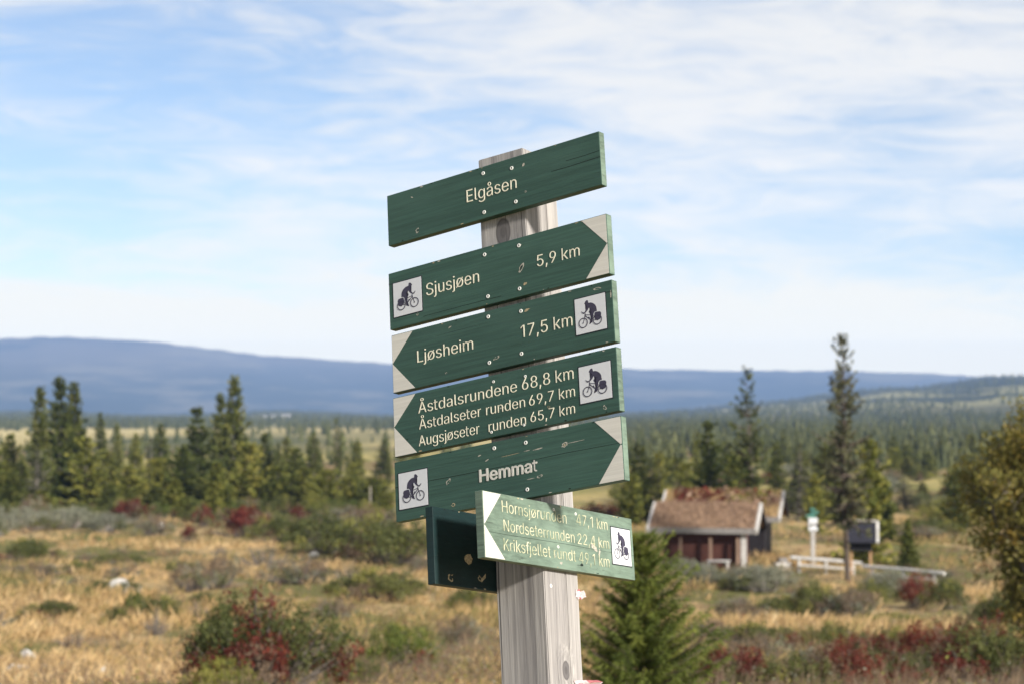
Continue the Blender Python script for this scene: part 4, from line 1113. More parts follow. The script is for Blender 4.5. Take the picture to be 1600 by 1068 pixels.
# holiday houses far across the plain
for (px, wd, ht, lab) in ((396, 15, 7, 'leftmost of the distant white houses in the far wood'), (413, 12, 6, 'second distant white house, close beside the leftmost'), (428, 9, 6, 'small distant white house between two larger ones'), (447, 15, 8, 'rightmost distant white house, standing apart')):
    d = 2500
    x = ray(px, 640).x * d
    z = zpx(659, d)
    zg = float(gz(x, d))
    h = empty('house', (x, d, zg), 0)
    tag(h, lab, 'house', 'white houses across the plain')
    W_, H_ = wd * d / F_PX, ht * d / F_PX
    lift = max(0.0, z - zg)
    part('wall', h, M['house_white'], [((0, 0, (lift + H_ * .65) / 2), (W_, 7, lift + H_ * .65))])
    bm = bmesh.new()
    z0 = lift + H_ * .65
    A = [bm.verts.new((-W_ / 2 - .3, y, zz)) for y, zz in ((-3.9, z0), (3.9, z0), (0, z0 + H_ * .45))]
    B = [bm.verts.new((W_ / 2 + .3, y, zz)) for y, zz in ((-3.9, z0), (3.9, z0), (0, z0 + H_ * .45))]
    bm.faces.new(A)
    bm.faces.new(B[::-1])
    for k in range(3):
        bm.faces.new((A[k], A[(k + 1) % 3], B[(k + 1) % 3], B[k]))
    bm_obj('roof', bm, M['house_roof'], h)
    for s in (-.25, .25):
        part('window', h, M['window_dark'], [((s * W_, -3.52, lift + H_ * .35), (1.1, .08, 1.2))])

# ------------------------------------------------------------------ spruces
def norm(a):
    return a / np.maximum(np.linalg.norm(a, axis=-1, keepdims=True), 1e-9)


def spruce_crown(seed, H, R, base, whorls, per, twigs, tw_len, tw_w, gap=0.0, lumpy=.25, droop=.35, power=.85, top_tuft=1.0):
    """needle-clad twigs on drooping branches; returns quads, tints and the branch lines"""
    r_ = np.random.default_rng(seed)
    F, T, BR = [], [], []
    lop = r_.uniform(0, 6.28)
    for i in range(whorls):
        u = (i + r_.uniform(-.3, .3)) / whorls
        u = min(max(u, 0), .995)
        z = H * (base + (1 - base) * u)
        rad = R * (1 - u) ** power * r_.uniform(1 - lumpy, 1 + lumpy) + .012 * H
        if r_.random() < gap:
            rad *= .35
        n = max(3, int(per * (0.6 + .4 * (1 - u)) + r_.integers(-1, 2)))
        a0 = r_.uniform(0, 6.28)
        for k in range(n):
            if r_.random() < gap * .8:
                continue
            az = a0 + 6.283 * k / n + r_.normal(0, .25)
            L = rad * r_.uniform(.62, 1.12) * (1 + .16 * math.cos(az - lop))
            rise = .55 * u - droop * (1 - u) + r_.normal(0, .10)
            dirh = np.array([math.cos(az), math.sin(az), 0])
            m = max(3, int(twigs * (L / R + .25)))
            s = np.sort(r_.uniform(.10 if gap < .3 else .3, 1.0, m))
            c = np.outer(s * L, dirh)
            c[:, 2] = z + L * (rise * s + .30 * s * s)
            side = np.array([-dirh[1], dirh[0], 0])
            sg = r_.choice([-1, 1], m)
            out = norm(np.outer(sg * r_.uniform(.2, 1.0, m), side) + np.outer(r_.uniform(.35, 1.0, m), dirh) + np.stack([r_.normal(0, .15, m), r_.normal(0, .15, m), r_.normal(-.22 if u < .8 else .5, .28, m)], 1))
            ln = tw_len * r_.uniform(.6, 1.3, m) * (1.05 - .45 * s) * (.55 + .45 * (1 - u))
            wn = norm(np.cross(out, r_.normal(0, 1, (m, 3)))) * (tw_w * r_.uniform(.7, 1.3, m))[:, None]
            tip = c + out * ln[:, None]
            midp = c + out * (ln * .45)[:, None]
            F.append(np.stack([c - wn * .35, midp - wn, tip, midp + wn], 1))
            bt = r_.normal(.5, .16)
            T.append(np.clip(bt + r_.normal(0, .10, m) + .16 * (s - .6), 0, 1))
            BR.append(((0, 0, z), c[-1] if m else (0, 0, z), .006 * H * (1 - u) + .004 * H * .3))
    # leader
    m = int(10 * top_tuft)
    zz = H * r_.uniform(.93, 1.0, m)
    az = r_.uniform(0, 6.28, m)
    out = np.stack([np.cos(az) * .45, np.sin(az) * .45, np.full(m, 1.0)], 1)
    c = np.stack([zz * 0, zz * 0, zz], 1)
    tip = c + norm(out) * tw_len * .55
    wn = norm(np.cross(out, r_.normal(0, 1, (m, 3)))) * tw_w * .6
    F.append(np.stack([c - wn * .3, (c + tip) / 2 - wn, tip, (c + tip) / 2 + wn], 1))
    T.append(np.full(m, .5))
    return np.concatenate(F), np.concatenate(T), BR


def trunk_mesh(name, H, r0, branches=(), seed=0, lean=0.0, sides=8):
    r_ = random.Random(seed)
    bm = bmesh.new()
    pts = [(lean * H * math.sin(t * 2.2) * .3 + .004 * H * math.sin(7 * t + seed), .004 * H * math.sin(5 * t + seed * 2), H * t - .35 * (t == 0)) for t in (0, .05, .2, .4, .6, .8, 1)]
    tube(bm, pts, [r0 * 1.35, r0, r0 * .82, r0 * .62, r0 * .42, r0 * .22, r0 * .05], sides)
    for a, b, r in branches:
        a, b = Vector(a), Vector(b)
        mid_ = (a + b) / 2 - Vector((0, 0, (b - a).length * .06))
        tube(bm, [a, mid_, b], [r, r * .7, r * .25], 4, cap=False)
    me = bpy.data.meshes.new(name)
    bm.to_mesh(me)
    bm.free()
    return me


def proto(style, seed, H, crown_kw, leaf, bark, r0, branch_every=1):
    F, T, BR = spruce_crown(seed, H, **crown_kw)
    cm = face_mesh('crown', F, 4, T)
    cm.materials.append(leaf)
    tm = trunk_mesh('trunk', H, r0, BR[::branch_every], seed)
    tm.materials.append(bark)
    return (H, crown_kw['R'], tm, cm)


PT = {}
K = dict(tw_len=.78, tw_w=.135)
PT['full'] = [proto('full', s, 10, dict(R=2.0, base=.03, whorls=34, per=8, twigs=19, power=.62, lumpy=.42, gap=.10, **K), M[m], M['bark_grey'], .13, 3) for s, m in ((1, 'spruce_dark'), (2, 'spruce_dark'), (3, 'spruce'))]
PT['broad'] = [proto('broad', s, 10, dict(R=3.3, base=.02, whorls=26, per=9, twigs=24, tw_len=1.0, tw_w=.18, lumpy=.55, gap=.10, power=.58), M[m], M['bark_grey'], .16, 3) for s, m in ((4, 'spruce_olive'), (5, 'spruce_olive'), (6, 'spruce'))]
PT['slim'] = [proto('slim', s, 10, dict(R=1.25, base=.04, whorls=34, per=8, twigs=14, tw_len=.6, tw_w=.12, lumpy=.35, gap=.08, power=.65), M[m], M['bark_grey'], .11, 2) for s, m in ((7, 'spruce'), (8, 'spruce_dark'), (9, 'spruce_olive'))]
PT['sparse'] = [proto('sparse', s, 10, dict(R=1.55, base=.14, whorls=34, per=7, twigs=13, tw_len=.55, tw_w=.10, lumpy=.45, gap=.22, droop=.42, power=.5), M[m], M['bark_brown'], .13, 1) for s, m in ((10, 'spruce_dark'), (11, 'spruce'))]
PT['tall'] = [proto('tall', 12, 10, dict(R=1.85, base=.24, whorls=42, per=7, twigs=17, tw_len=.48, tw_w=.072, lumpy=.45, gap=.20, droop=.34, power=.66), M['spruce_grey'], M['bark_brown'], .155, 1)]
PT['dead'] = [proto('dead', 13, 10, dict(R=1.1, base=.06, whorls=34, per=7, twigs=9, tw_len=.48, tw_w=.075, lumpy=.4, gap=.28, power=.45), M['spruce_grey'], M['bark_grey'], .15, 1)]
PT['young'] = [proto('young', s, 10, dict(R=2.6, base=.01, whorls=24, per=10, twigs=20, tw_len=1.2, tw_w=.22, droop=.05, power=.85), M[m], M['bark_brown'], .15, 3) for s, m in ((14, 'spruce_olive'), (15, 'spruce'))]
_used = {k: 0 for k in PT}


def tree(style, loc, height, half_w, label, group, name='spruce_tree', var=None):
    v = _used[style] if var is None else var
    _used[style] += 1
    H, R, tm, cm = PT[style][v % len(PT[style])]
    root = empty(name, loc, random.uniform(0, 6.28))
    root.rotation_euler.x, root.rotation_euler.y = random.gauss(0, .022), random.gauss(0, .022)
    sc = height / H
    sx = 1.22 * half_w / R if half_w else sc
    root.scale = (sx, sx, sc)
    link(bpy.data.objects.new('trunk', tm), root)
    link(bpy.data.objects.new('crown', cm), root)
    tag(root, label, 'tree', group)
    return root


def tree_px(px, top, d, style, hw, label, group, var=None):
    p = at(px, d)
    h = zpx(top, d) - p.z
    p.z -= .1
    return tree(style, p, h + .1, hw * d / F_PX if hw else None, label, group, var=var)


GL, GR = 'spruces of the left tree belt', 'spruces on the moor to the right'
LEFT = [
    (60, 606, 190, 'full', 21, 'dark dense spruce, leftmost of the three tall ones at far left', 0),
    (95, 592, 193, 'full', 27, 'tallest and middle one of the three dark dense spruces at far left', 1),
    (117, 599, 196, 'full', 25, 'dark dense spruce, right one of the three at far left', 0),
    (58, 692, 170, 'dead', 15, 'half dead grey spruce in front of the three tall dark ones', None),
    (134, 684, 171, 'broad', 38, 'wide olive spruce right in front of the three tall dark ones', 0),
    (163, 645, 235, 'slim', 13, 'thin lone spruce top just right of the three tall dark ones', 1),
    (185, 660, 250, 'slim', 10, 'small thin spruce top, second one right of the three tall dark ones', 0),
    (213, 677, 220, 'slim', 16, 'short narrow spruce behind the grey half dead one', 2),
    (234, 684, 182, 'dead', 13, 'grey half dead spruce midway between the two tall left groups', None),
    (253, 662, 225, 'slim', 18, 'narrow green spruce just right of the midway grey one', 0),
    (309, 636, 186, 'full', 31, 'full bright green spruce left of the tallest pointed pair', 2),
    (343, 617, 197, 'full', 19, 'slim dark spruce, shorter one of the pointed pair', 1),
    (364, 588, 192, 'full', 24, 'tallest pointed spruce in the left tree belt', 0),
    (389, 692, 175, 'broad', 36, 'wide olive spruce below the right side of the tallest pointed one', 1),
    (413, 677, 228, 'full', 19, 'dark spruce top right of the tallest pointed one', 1),
    (446, 681, 226, 'slim', 15, 'narrow spruce top over the wide trees right of the pointed pair', 0),
    (462, 701, 180, 'broad', 30, 'broad dark green spruce, widest in the right half of the belt', 2),
    (492, 676, 214, 'slim', 15, 'narrow pointed spruce behind the broad one near the right end', 1),
    (527, 653, 230, 'sparse', 11, 'thin straggly spruce with a small tufted top above its neighbours', 0),
    (558, 690, 236, 'slim', 18, 'narrow spruce near the right end of the left belt', 2),
    (600, 684, 300, 'slim', 13, 'small spruce beside the left edge of the sign planks', 0),
    (13, 680, 205, 'broad', 26, 'green spruce at the left edge of the picture', 2),
    (-8, 700, 172, 'broad', 34, 'yellow green spruce cut by the left picture edge', 0),
    (36, 722, 182, 'slim', 22, 'small spruce beside the foot of the half dead grey one', 0),
    (287, 700, 174, 'broad', 36, 'wide green spruce in front of the bright green full one', 2),
    (340, 722, 169, 'young', 24, 'young yellow green spruce low under the pointed pair', 0),
    (246, 716, 174, 'broad', 30, 'wide olive spruce in front of the midway grey one', 1),
    (200, 728, 171, 'broad', 36, 'low wide olive spruce in the front row left of the midway grey one', 0),
    (168, 706, 180, 'slim', 24, 'dull green spruce between two wide olive ones on the left', 2),
    (436, 728, 176, 'broad', 32, 'low wide spruce in the front row right of the red bush', 1),
    (503, 742, 171, 'broad', 30, 'low rounded spruce in the front row near the right end', 0),
    (545, 746, 178, 'broad', 28, 'low olive spruce next to the marker stake', 1),
    (100, 738, 172, 'young', 30, 'young olive spruce at the foot of the three tall dark ones', 1),
    (330, 762, 160, 'young', 20, 'small bright spruce sapling left of the red bush', 0),
    (590, 742, 190, 'slim', 22, 'dull spruce half hidden by the lowest left sign planks', 2),
    (272, 748, 163, 'young', 22, 'low yellowish spruce at the foot of the wide green one', 0),
]
for (px, top, d, st_, hw, lab, var) in LEFT:
    tree_px(px, top, d, st_, hw, lab, GL, var)
RIGHT = [
    (1322, 525, 88, 'tall', 41, 'tall bare-stemmed spruce with a ragged grey green crown beside the black shelter', 0),
    (1352, 690, 101, 'broad', 40, 'bushy olive spruce right behind the tall bare-stemmed one', 0),
    (1178, 577, 142, 'sparse', 27, 'tall straggly spruce behind the turf roofs, second tallest on the right', 0),
    (1111, 658, 146, 'full', 30, 'dense dark spruce rising behind the left half of the turf roofs', 2),
    (1145, 712, 150, 'broad', 28, 'low olive spruce between the dense one and the straggly one', 1),
    (1213, 690, 165, 'slim', 15, 'thin spruce just right of the straggly one', 1),
    (1248, 692, 150, 'dead', 20, 'grey half dead spruce right of the turf roofs', None),
    (1290, 694, 152, 'slim', 20, 'narrow spruce left of the tall bare stem', 0),
    (1272, 742, 130, 'broad', 24, 'low olive spruce left of the tall bare stem', 0),
    (1072, 722, 160, 'broad', 26, 'low olive spruce behind the left end of the turf roofs', 1),
    (1030, 705, 165, 'slim', 18, 'narrow spruce left of the turf roofs', 2),
    (998, 690, 150, 'slim', 26, 'olive spruce just right of the sign planks', 0),
    (985, 742, 140, 'broad', 28, 'low bushy spruce beside the faded plank', 1),
    (1417, 812, 98, 'young', 15, 'small bright green spruce sapling standing alone right of the shelter', 1),
    (1440, 752, 195, 'slim', 12, 'small narrow spruce far behind the lone sapling', 1),
    (1412, 742, 175, 'dead', 26, 'greyish bare spruce far behind the lone sapling', None),
    (1490, 742, 132, 'full', 22, 'dark green spruce just left of the autumn birch', 2),
    (1385, 748, 120, 'broad', 22, 'low olive spruce right of the bushy one by the tall stem', 2),
]
for (px, top, d, st_, hw, lab, var) in RIGHT:
    tree_px(px, top, d, st_, hw, lab, GR, var)
rr = random.Random(21)
for k in range(22):
    d = rr.uniform(163, 186)
    px = -30 + k * 30 + rr.uniform(-12, 12)
    tree_px(px, rr.uniform(726, 768), d, rr.choice(['broad', 'broad', 'young']), rr.uniform(20, 32), 'one of the low bushy spruces that close the front row of the left tree belt', 'low front row of the left tree belt')
# further rows that nothing in the picture tells apart
for k in range(46):
    d = rr.uniform(205, 350)
    px = rr.uniform(-60, 690)
    tree_px(px, rr.uniform(690, 724), d, rr.choice(['slim', 'full', 'broad', 'slim']), None, 'one of the small spruces in the back rows of the left tree belt', 'back rows of the left tree belt')
for k in range(60):
    d = rr.uniform(190, 430)
    px = rr.uniform(940, 1720)
    if 1370 < px < 1500 and d < 330:
        px += 160
    p = at(px, d)
    tree(rr.choice(['slim', 'full', 'broad', 'slim', 'sparse']), p, rr.uniform(2.8, 6.2), None, 'one of the small spruces in the rows behind the turf roofs', 'rows of spruces behind the turf roofs')

for k in range(34):
    d = rr.uniform(150, 330)
    px = rr.uniform(930, 1560)
    if abs(px - 1430) < 40 and d < 220:
        continue
    p = at(px, d)
    tree(rr.choice(['broad', 'broad', 'young', 'slim']), p, rr.uniform(2.2, 4.6), rr.uniform(1.0, 1.9), 'one of the bushy olive spruces in the scrub behind the turf roofs', 'bushy spruces in the scrub behind the turf roofs')

# sapling behind the post, near the camera
F, T, BR = spruce_crown(31, 2.05, R=.70, base=.03, whorls=28, per=9, twigs=135, tw_len=.15, tw_w=.0050, lumpy=.34, droop=-.04, power=.52, top_tuft=2)
F2, T2, _b = spruce_crown(32, 2.05, R=.66, base=.03, whorls=24, per=9, twigs=125, tw_len=.13, tw_w=.0050, lumpy=.38, droop=-.10, power=.55)
me = face_mesh('crown', np.concatenate([F, F2]), 4, np.concatenate([T, T2]))
me.materials.append(M['sapling'])
tm = trunk_mesh('trunk', 2.0, .028, BR, 3)
tm.materials.append(M['bark_brown'])
p = at(1000, 17.5)
sap = empty('spruce_tree', p, .6)
sap.scale.z = (zpx(838, 17.5) - p.z) / 2.05
link(bpy.data.objects.new('trunk', tm), sap)
link(bpy.data.objects.new('crown', me), sap)
tag(sap, 'bushy green young spruce close behind the timber post', 'tree')

# distant woods: one mass
def far_forest():
    r_ = np.random.default_rng(5)
    N = 34000
    az = np.radians(r_.uniform(-17.5, 17.5, N))
    u = r_.random(N)
    d = 330 * (6200 / 330) ** (u ** .8)
    x, y = np.sin(az) * d, np.cos(az) * d
    deg = np.degrees(az)
    cl_ = np.sin(x * .011 + 1.3 * np.sin(y * .0021)) + np.sin(y * .0043 + x * .004 + 2) + .8 * np.sin(x * .031 - y * .0017)
    left = 1 - sstep(deg, 1, 6)
    # share of wooded ground: open marsh with a wooded rim on the left, woods on the right
    pl = np.interp(d, [330, 520, 700, 1200, 1500, 1900, 6200], [.15, .05, .02, .05, .5, .95, 1.0])
    pr_ = np.interp(d, [330, 420, 900, 1700, 2200, 2700, 3300, 6200], [.16, .38, .62, .75, .35, .28, .75, 1.0])
    pw = pl * left + pr_ * (1 - left)
    keep = r_.random(N) < np.clip(pw * (1 + .55 * cl_ * (pw < .88)), 0, 1)
    x, y, d = x[keep], y[keep], d[keep]
    z = gz(x, y)
    n = len(x)
    hgt = r_.uniform(3.2, 8.0, n) * np.interp(d, [330, 700, 2500], [.62, .9, 1.15])
    rad = hgt * r_.uniform(.17, .34, n)
    F, T = [], []
    base = np.stack([x, y, z - .2], 1)
    tint = np.clip(r_.normal(.5, .2, n), 0, 1)
    layers = 5
    for L in range(layers):
        t0, t1 = L / layers * .92, min(1.0, L / layers * .92 + .36)
        for s in range(6):
            a = 6.283 * s / 6 + r_.uniform(0, .8, n) + L
            a2 = a + r_.uniform(.7, 1.2, n)
            r0 = rad * (1 - t0) * r_.uniform(.7, 1.25, n)
            zj = hgt * (t0 + r_.uniform(-.05, .05, n))
            p0 = base + np.stack([np.cos(a) * r0, np.sin(a) * r0, zj], 1)
            p1 = base + np.stack([np.cos(a2) * r0, np.sin(a2) * r0, zj], 1)
            p2 = base + np.stack([x * 0, x * 0, hgt * t1], 1)
            F.append(np.stack([p0, p1, p2], 1))
            T.append(np.clip(tint + r_.normal(0, .08, n), 0, 1))
    o = mesh_obj('distant_forest', face_mesh('distant_forest', np.concatenate(F), 3, np.concatenate(T)), M['far_tree'])
    tag(o, 'far spruce woods across the valley and on the ridge', 'forest', kind='stuff')


far_forest()


# ------------------------------------------------------------------ birch on the right
def leaf_quads(r_, C, n, spread, size, tint, flat=1.0, tsd=.08):
    """n leaves around every cluster centre C"""
    k = len(C)
    c = np.repeat(C, n, 0) + r_.normal(0, 1, (k * n, 3)) * np.array([spread, spread, spread * flat])
    a = norm(r_.normal(0, 1, (k * n, 3))) * (size * r_.uniform(.6, 1.3, (k * n, 1)))
    b = norm(np.cross(a, r_.normal(0, 1, (k * n, 3)))) * (size * .55 * r_.uniform(.6, 1.3, (k * n, 1)))
    return np.stack([c - a, c + b, c + a, c - b], 1), np.clip(np.repeat(tint, n) + r_.normal(0, tsd, k * n), 0, 1)


def birch():
    d = 34
    p = at(1656, d)
    H = zpx(585, d) - p.z
    r_ = np.random.default_rng(9)
    root = empty('birch_tree', p, 0)
    tag(root, 'bushy autumn birch with olive and yellow leaves at the right edge', 'tree')
    bm = bmesh.new()
    C = []
    for s in range(16):
        az = s * 2.4 + r_.uniform(0, .5)
        R = r_.uniform(.35, 1.75)
        top = H * r_.uniform(.72, .98) * (1 - .12 * R)
        pts = [(.12 * math.cos(az), .12 * math.sin(az), -.2)]
        for t in (.3, .6, .85, 1):
            pts.append((R * t ** .8 * math.cos(az) + r_.normal(0, .07), R * t ** .8 * math.sin(az) + r_.normal(0, .07), top * t))
        tube(bm, pts, [.06, .045, .032, .02, .006], 6)
        for b_ in range(30):
            t = r_.uniform(.06, 1)
            i = min(3, int(t * 4))
            q = Vector(pts[i]).lerp(Vector(pts[i + 1]), t * 4 - i)
            a2 = r_.uniform(0, 6.28)
            ln = r_.uniform(.3, .95) * (1.15 - .6 * t)
            e = q + Vector((math.cos(a2) * ln, math.sin(a2) * ln, r_.uniform(-.15, .35)))
            tube(bm, [q, q.lerp(e, .5) + Vector((0, 0, .06)), e], [.013, .009, .003], 4, cap=False)
            for w_ in range(4):
                C.append(tuple(q.lerp(e, r_.uniform(.35, 1.08)) + Vector(r_.normal(0, .09, 3))))
    bm_obj('trunk', bm, M['twig'], root)
    C = np.array(C)
    tint = np.clip(r_.normal(.58, .18, len(C)) + (r_.random(len(C)) < .08) * .3, 0, 1)
    F, T = leaf_quads(r_, C, 22, .12, .048, tint, .8)
    mesh_obj('crown', face_mesh('crown', F, 4, T), M['birch_leaf'], root)


birch()


# ------------------------------------------------------------------ shrubs
def shrub_proto(seed, leafs, ratios, clusters, leaves, size, stems, stem_mat, dome=1.0, spread=.075, gap=.3, name='shrub'):
    """unit shrub, radius about 1 and height about 1, several leaf colours"""
    r_ = np.random.default_rng(seed)
    th = r_.uniform(0, 6.283, clusters)
    rad = np.sqrt(r_.random(clusters))
    lob = 1 + .22 * np.sin(th * 3 + seed) + .15 * np.sin(th * 5 + 2 * seed)
    hz = np.sqrt(np.maximum(0, 1 - (rad * .96) ** 2)) ** dome
    z = hz * r_.uniform(.25, 1.0, clusters) ** .6 * (1 + .16 * np.sin(th * 4 + rad * 7 + seed))
    C = np.stack([np.cos(th) * rad * lob, np.sin(th) * rad * lob, z], 1)
    C += .05 * r_.normal(0, 1, C.shape)
    zone = np.sin(C[:, 0] * 5 + seed) + np.sin(C[:, 1] * 4 - seed) + np.sin(C[:, 2] * 6) + r_.normal(0, .6, clusters)
    order = np.argsort(np.argsort(zone)) / clusters
    cum = np.cumsum(ratios)
    mi = np.searchsorted(cum, order).clip(0, len(leafs) - 1)
    F, T = leaf_quads(r_, C, leaves, spread, size, np.clip(r_.normal(.5, .17, clusters), 0, 1), .8)
    me = face_mesh('leaves', F, 4, T, np.repeat(mi, leaves))
    for l in leafs:
        me.materials.append(M[l])
    bm = bmesh.new()
    for k in range(stems):
        e = C[r_.integers(0, clusters)] * r_.uniform(.9, 1.08)
        b_ = Vector((e[0] * .22, e[1] * .22, -.12))
        e = Vector(e)
        tube(bm, [b_, b_.lerp(e, .5) + Vector((0, 0, .08)), e], [.022, .015, .004], 4, cap=False)
    sm = bpy.data.meshes.new('stems')
    bm.to_mesh(sm)
    bm.free()
    sm.materials.append(M[stem_mat])
    return sm, me


SH = {
    'redmix': [shrub_proto(1, ['shrub_green', 'shrub_red', 'shrub_brown'], [.46, .38, .16], 470, 30, .026, 150, 'twig', .6, .055)],
    'red': [shrub_proto(s, ['shrub_red', 'shrub_brown', 'shrub_green'], [.58, .22, .20], 200, 26, .036, 70, 'twig', .8, .075) for s in (2, 3)],
    'green': [shrub_proto(s, ['shrub_green', 'shrub_yellow', 'shrub_brown'], [.66, .20, .14], 240, 26, .036, 60, 'twig', .8, .075) for s in (4, 5)],
    'juniper': [shrub_proto(6, ['sapling', 'shrub_green', 'shrub_red'], [.62, .30, .08], 260, 34, .026, 70, 'twig', .6, .06)],
    'sage': [shrub_proto(s, ['shrub_sage', 'shrub_green'], [.80, .20], 240, 26, .032, 90, 'twig_pale', .8, .075) for s in (7, 8)],
    'brown': [shrub_proto(s, ['shrub_brown', 'shrub_sage', 'shrub_green'], [.52, .24, .24], 170, 20, .032, 110, 'twig', .8, .075) for s in (9, 10)],
    'yellow': [shrub_proto(11, ['shrub_yellow', 'shrub_green'], [.7, .3], 240, 26, .034, 50, 'twig', .7, .07)],
    'bare': [shrub_proto(12, ['shrub_brown', 'shrub_sage'], [.6, .4], 70, 5, .026, 150, 'twig', .9, .08)],
}
_su = {k: 0 for k in SH}


def shrub(kind, px, base, wpx, hpx, label, group='shrubs on the moor', d=None):
    p = hit(px, base) if d is None else at(px, d)
    d = p.y
    sm, me = SH[kind][_su[kind] % len(SH[kind])]
    _su[kind] += 1
    root = empty('shrub', p - Vector((0, 0, .03)), random.uniform(0, 6.28) if wpx else 0)
    rx = wpx / 2 * d / F_PX
    root.scale = (rx, rx, hpx * d / F_PX)
    link(bpy.data.objects.new('stems', sm), root)
    link(bpy.data.objects.new('leaves', me), root)
    tag(root, label, 'shrub', group)
    return root


shrub('redmix', 402, 0, 240, 150, 'large red and green shrub in the left foreground grass', d=27.5)
shrub('juniper', 622, 1052, 142, 72, 'dark green juniper with red tips left of the timber post')
shrub('yellow', 345, 0, 110, 66, 'yellow green shrub at the bottom edge below the large red one', d=26)
shrub('green', 245, 0, 90, 36, 'low green shrub at the bottom edge left of the yellow green one', d=26)
shrub('bare', 244, 990, 46, 46, 'small dark leafless shrub standing in the straw grass')
shrub('juniper', 212, 958, 38, 34, 'small dark green shrub below the pale boulder')
shrub('green', 178, 930, 90, 26, 'low green mound around the pale boulder')
shrub('brown', 300, 922, 80, 48, 'grey brown twiggy shrub, left of the mid-meadow group')
shrub('green', 284, 895, 62, 18, 'flat green shrub in the middle of the left meadow')
shrub('brown', 345, 918, 76, 52, 'grey green twiggy shrub, right of the mid-meadow group')
shrub('bare', 415, 890, 96, 44, 'bare pale twiggy shrub behind the large red and green one')
shrub('brown', 470, 912, 120, 42, 'brownish low shrub left of the teal plank')
shrub('bare', 548, 915, 50, 44, 'bare dark twigs below the sign planks on the left')
shrub('green', 590, 938, 150, 48, 'dull green shrub behind the juniper')
shrub('brown', 520, 965, 70, 30, 'brownish shrub between the large red one and the juniper')
shrub('green', 505, 862, 150, 58, 'dark green willow shrub, left one below the Hemmat plank')
shrub('green', 605, 878, 170, 68, 'dark green willow shrub, right one below the Hemmat plank')
shrub('green', 440, 848, 100, 44, 'green shrub just right of the red bush under the spruces')
shrub('brown', 560, 830, 150, 40, 'grey green willow thicket at the right end of the spruce belt')
shrub('red', 383, 838, 92, 48, 'bright red bush at the foot of the left spruces')
shrub('red', 318, 822, 34, 32, 'small red bush left of the bright red one')
shrub('red', 296, 844, 26, 24, 'tiny dark red bush before the spruces')
shrub('red', 466, 825, 36, 34, 'small red bush right of the bright red one')
shrub('red', 205, 815, 60, 36, 'dark red bush under the low olive spruces')
shrub('sage', 110, 826, 90, 36, 'pale sage willow, left middle of the pale thicket')
shrub('sage', 40, 828, 100, 34, 'pale sage willow at the left end of the pale thicket')
shrub('sage', 170, 832, 80, 32, 'pale sage willow at the right end of the pale thicket')
shrub('sage', -10, 838, 70, 44, 'grey green willow cut by the left picture edge')
shrub('brown', 240, 838, 60, 34, 'grey twiggy bush right of the pale thicket')
shrub('green', 46, 878, 80, 36, 'low green shrub in the left meadow near the picture edge')
shrub('brown', 130, 912, 44, 14, 'flat brown shrub in the left meadow', )
# right of the post
shrub('sage', 1192, 922, 100, 42, 'round pale sage willow below the right end of the red cabin')
shrub('sage', 1098, 915, 90, 34, 'pale sage willow just right of the young spruce')
shrub('sage', 1066, 900, 60, 30, 'small pale sage willow in front of the red cabin wall')
shrub('sage', 1388, 932, 84, 40, 'pale sage willow in front of the timber rail')
shrub('brown', 1160, 905, 60, 26, 'brownish shrub at the corner post of the red cabin')
shrub('green', 1272, 962, 70, 52, 'upright dark green shrub in the middle of the right meadow')
shrub('green', 1215, 965, 90, 34, 'low green shrub left of the upright dark green one')
shrub('brown', 1150, 975, 120, 40, 'brown shrub right of the young spruce')
shrub('brown', 1330, 965, 80, 46, 'brown twiggy shrub right of the upright dark green one')
shrub('red', 1432, 948, 66, 50, 'dark red bush in the meadow left of the birch')
shrub('green', 1478, 950, 66, 44, 'green shrub between the dark red bush and the birch')
shrub('green', 1365, 942, 60, 34, 'green shrub left of the dark red bush')
shrub('red', 1150, 1085, 120, 76, 'red bush at the bottom edge beside the young spruce')
shrub('green', 1238, 1088, 120, 66, 'green shrub at the bottom edge right of the first red bush')
shrub('red', 1325, 1082, 100, 84, 'red bush in the middle of the bottom right edge')
shrub('redmix', 1388, 0, 130, 70, 'mixed green and red shrub at the bottom edge below the dark red bush', d=28)
shrub('red', 1448, 1048, 100, 76, 'red bush left of the birch near the bottom edge')
shrub('green', 1400, 1020, 80, 40, 'green shrub left of the red bush by the birch')
shrub('red', 1508, 1040, 96, 70, 'red bush under the left branches of the birch')
shrub('redmix', 1535, 0, 190, 104, 'mixed red and brown shrub at the bottom right corner', d=28.5)
shrub('brown', 1282, 0, 140, 72, 'grey twiggy shrub at the bottom edge', d=27)
shrub('green', 1560, 985, 80, 60, 'green shrub behind the foot of the birch')
shrub('brown', 1460, 905, 80, 20, 'flat brown heath patch behind the dark red bush')

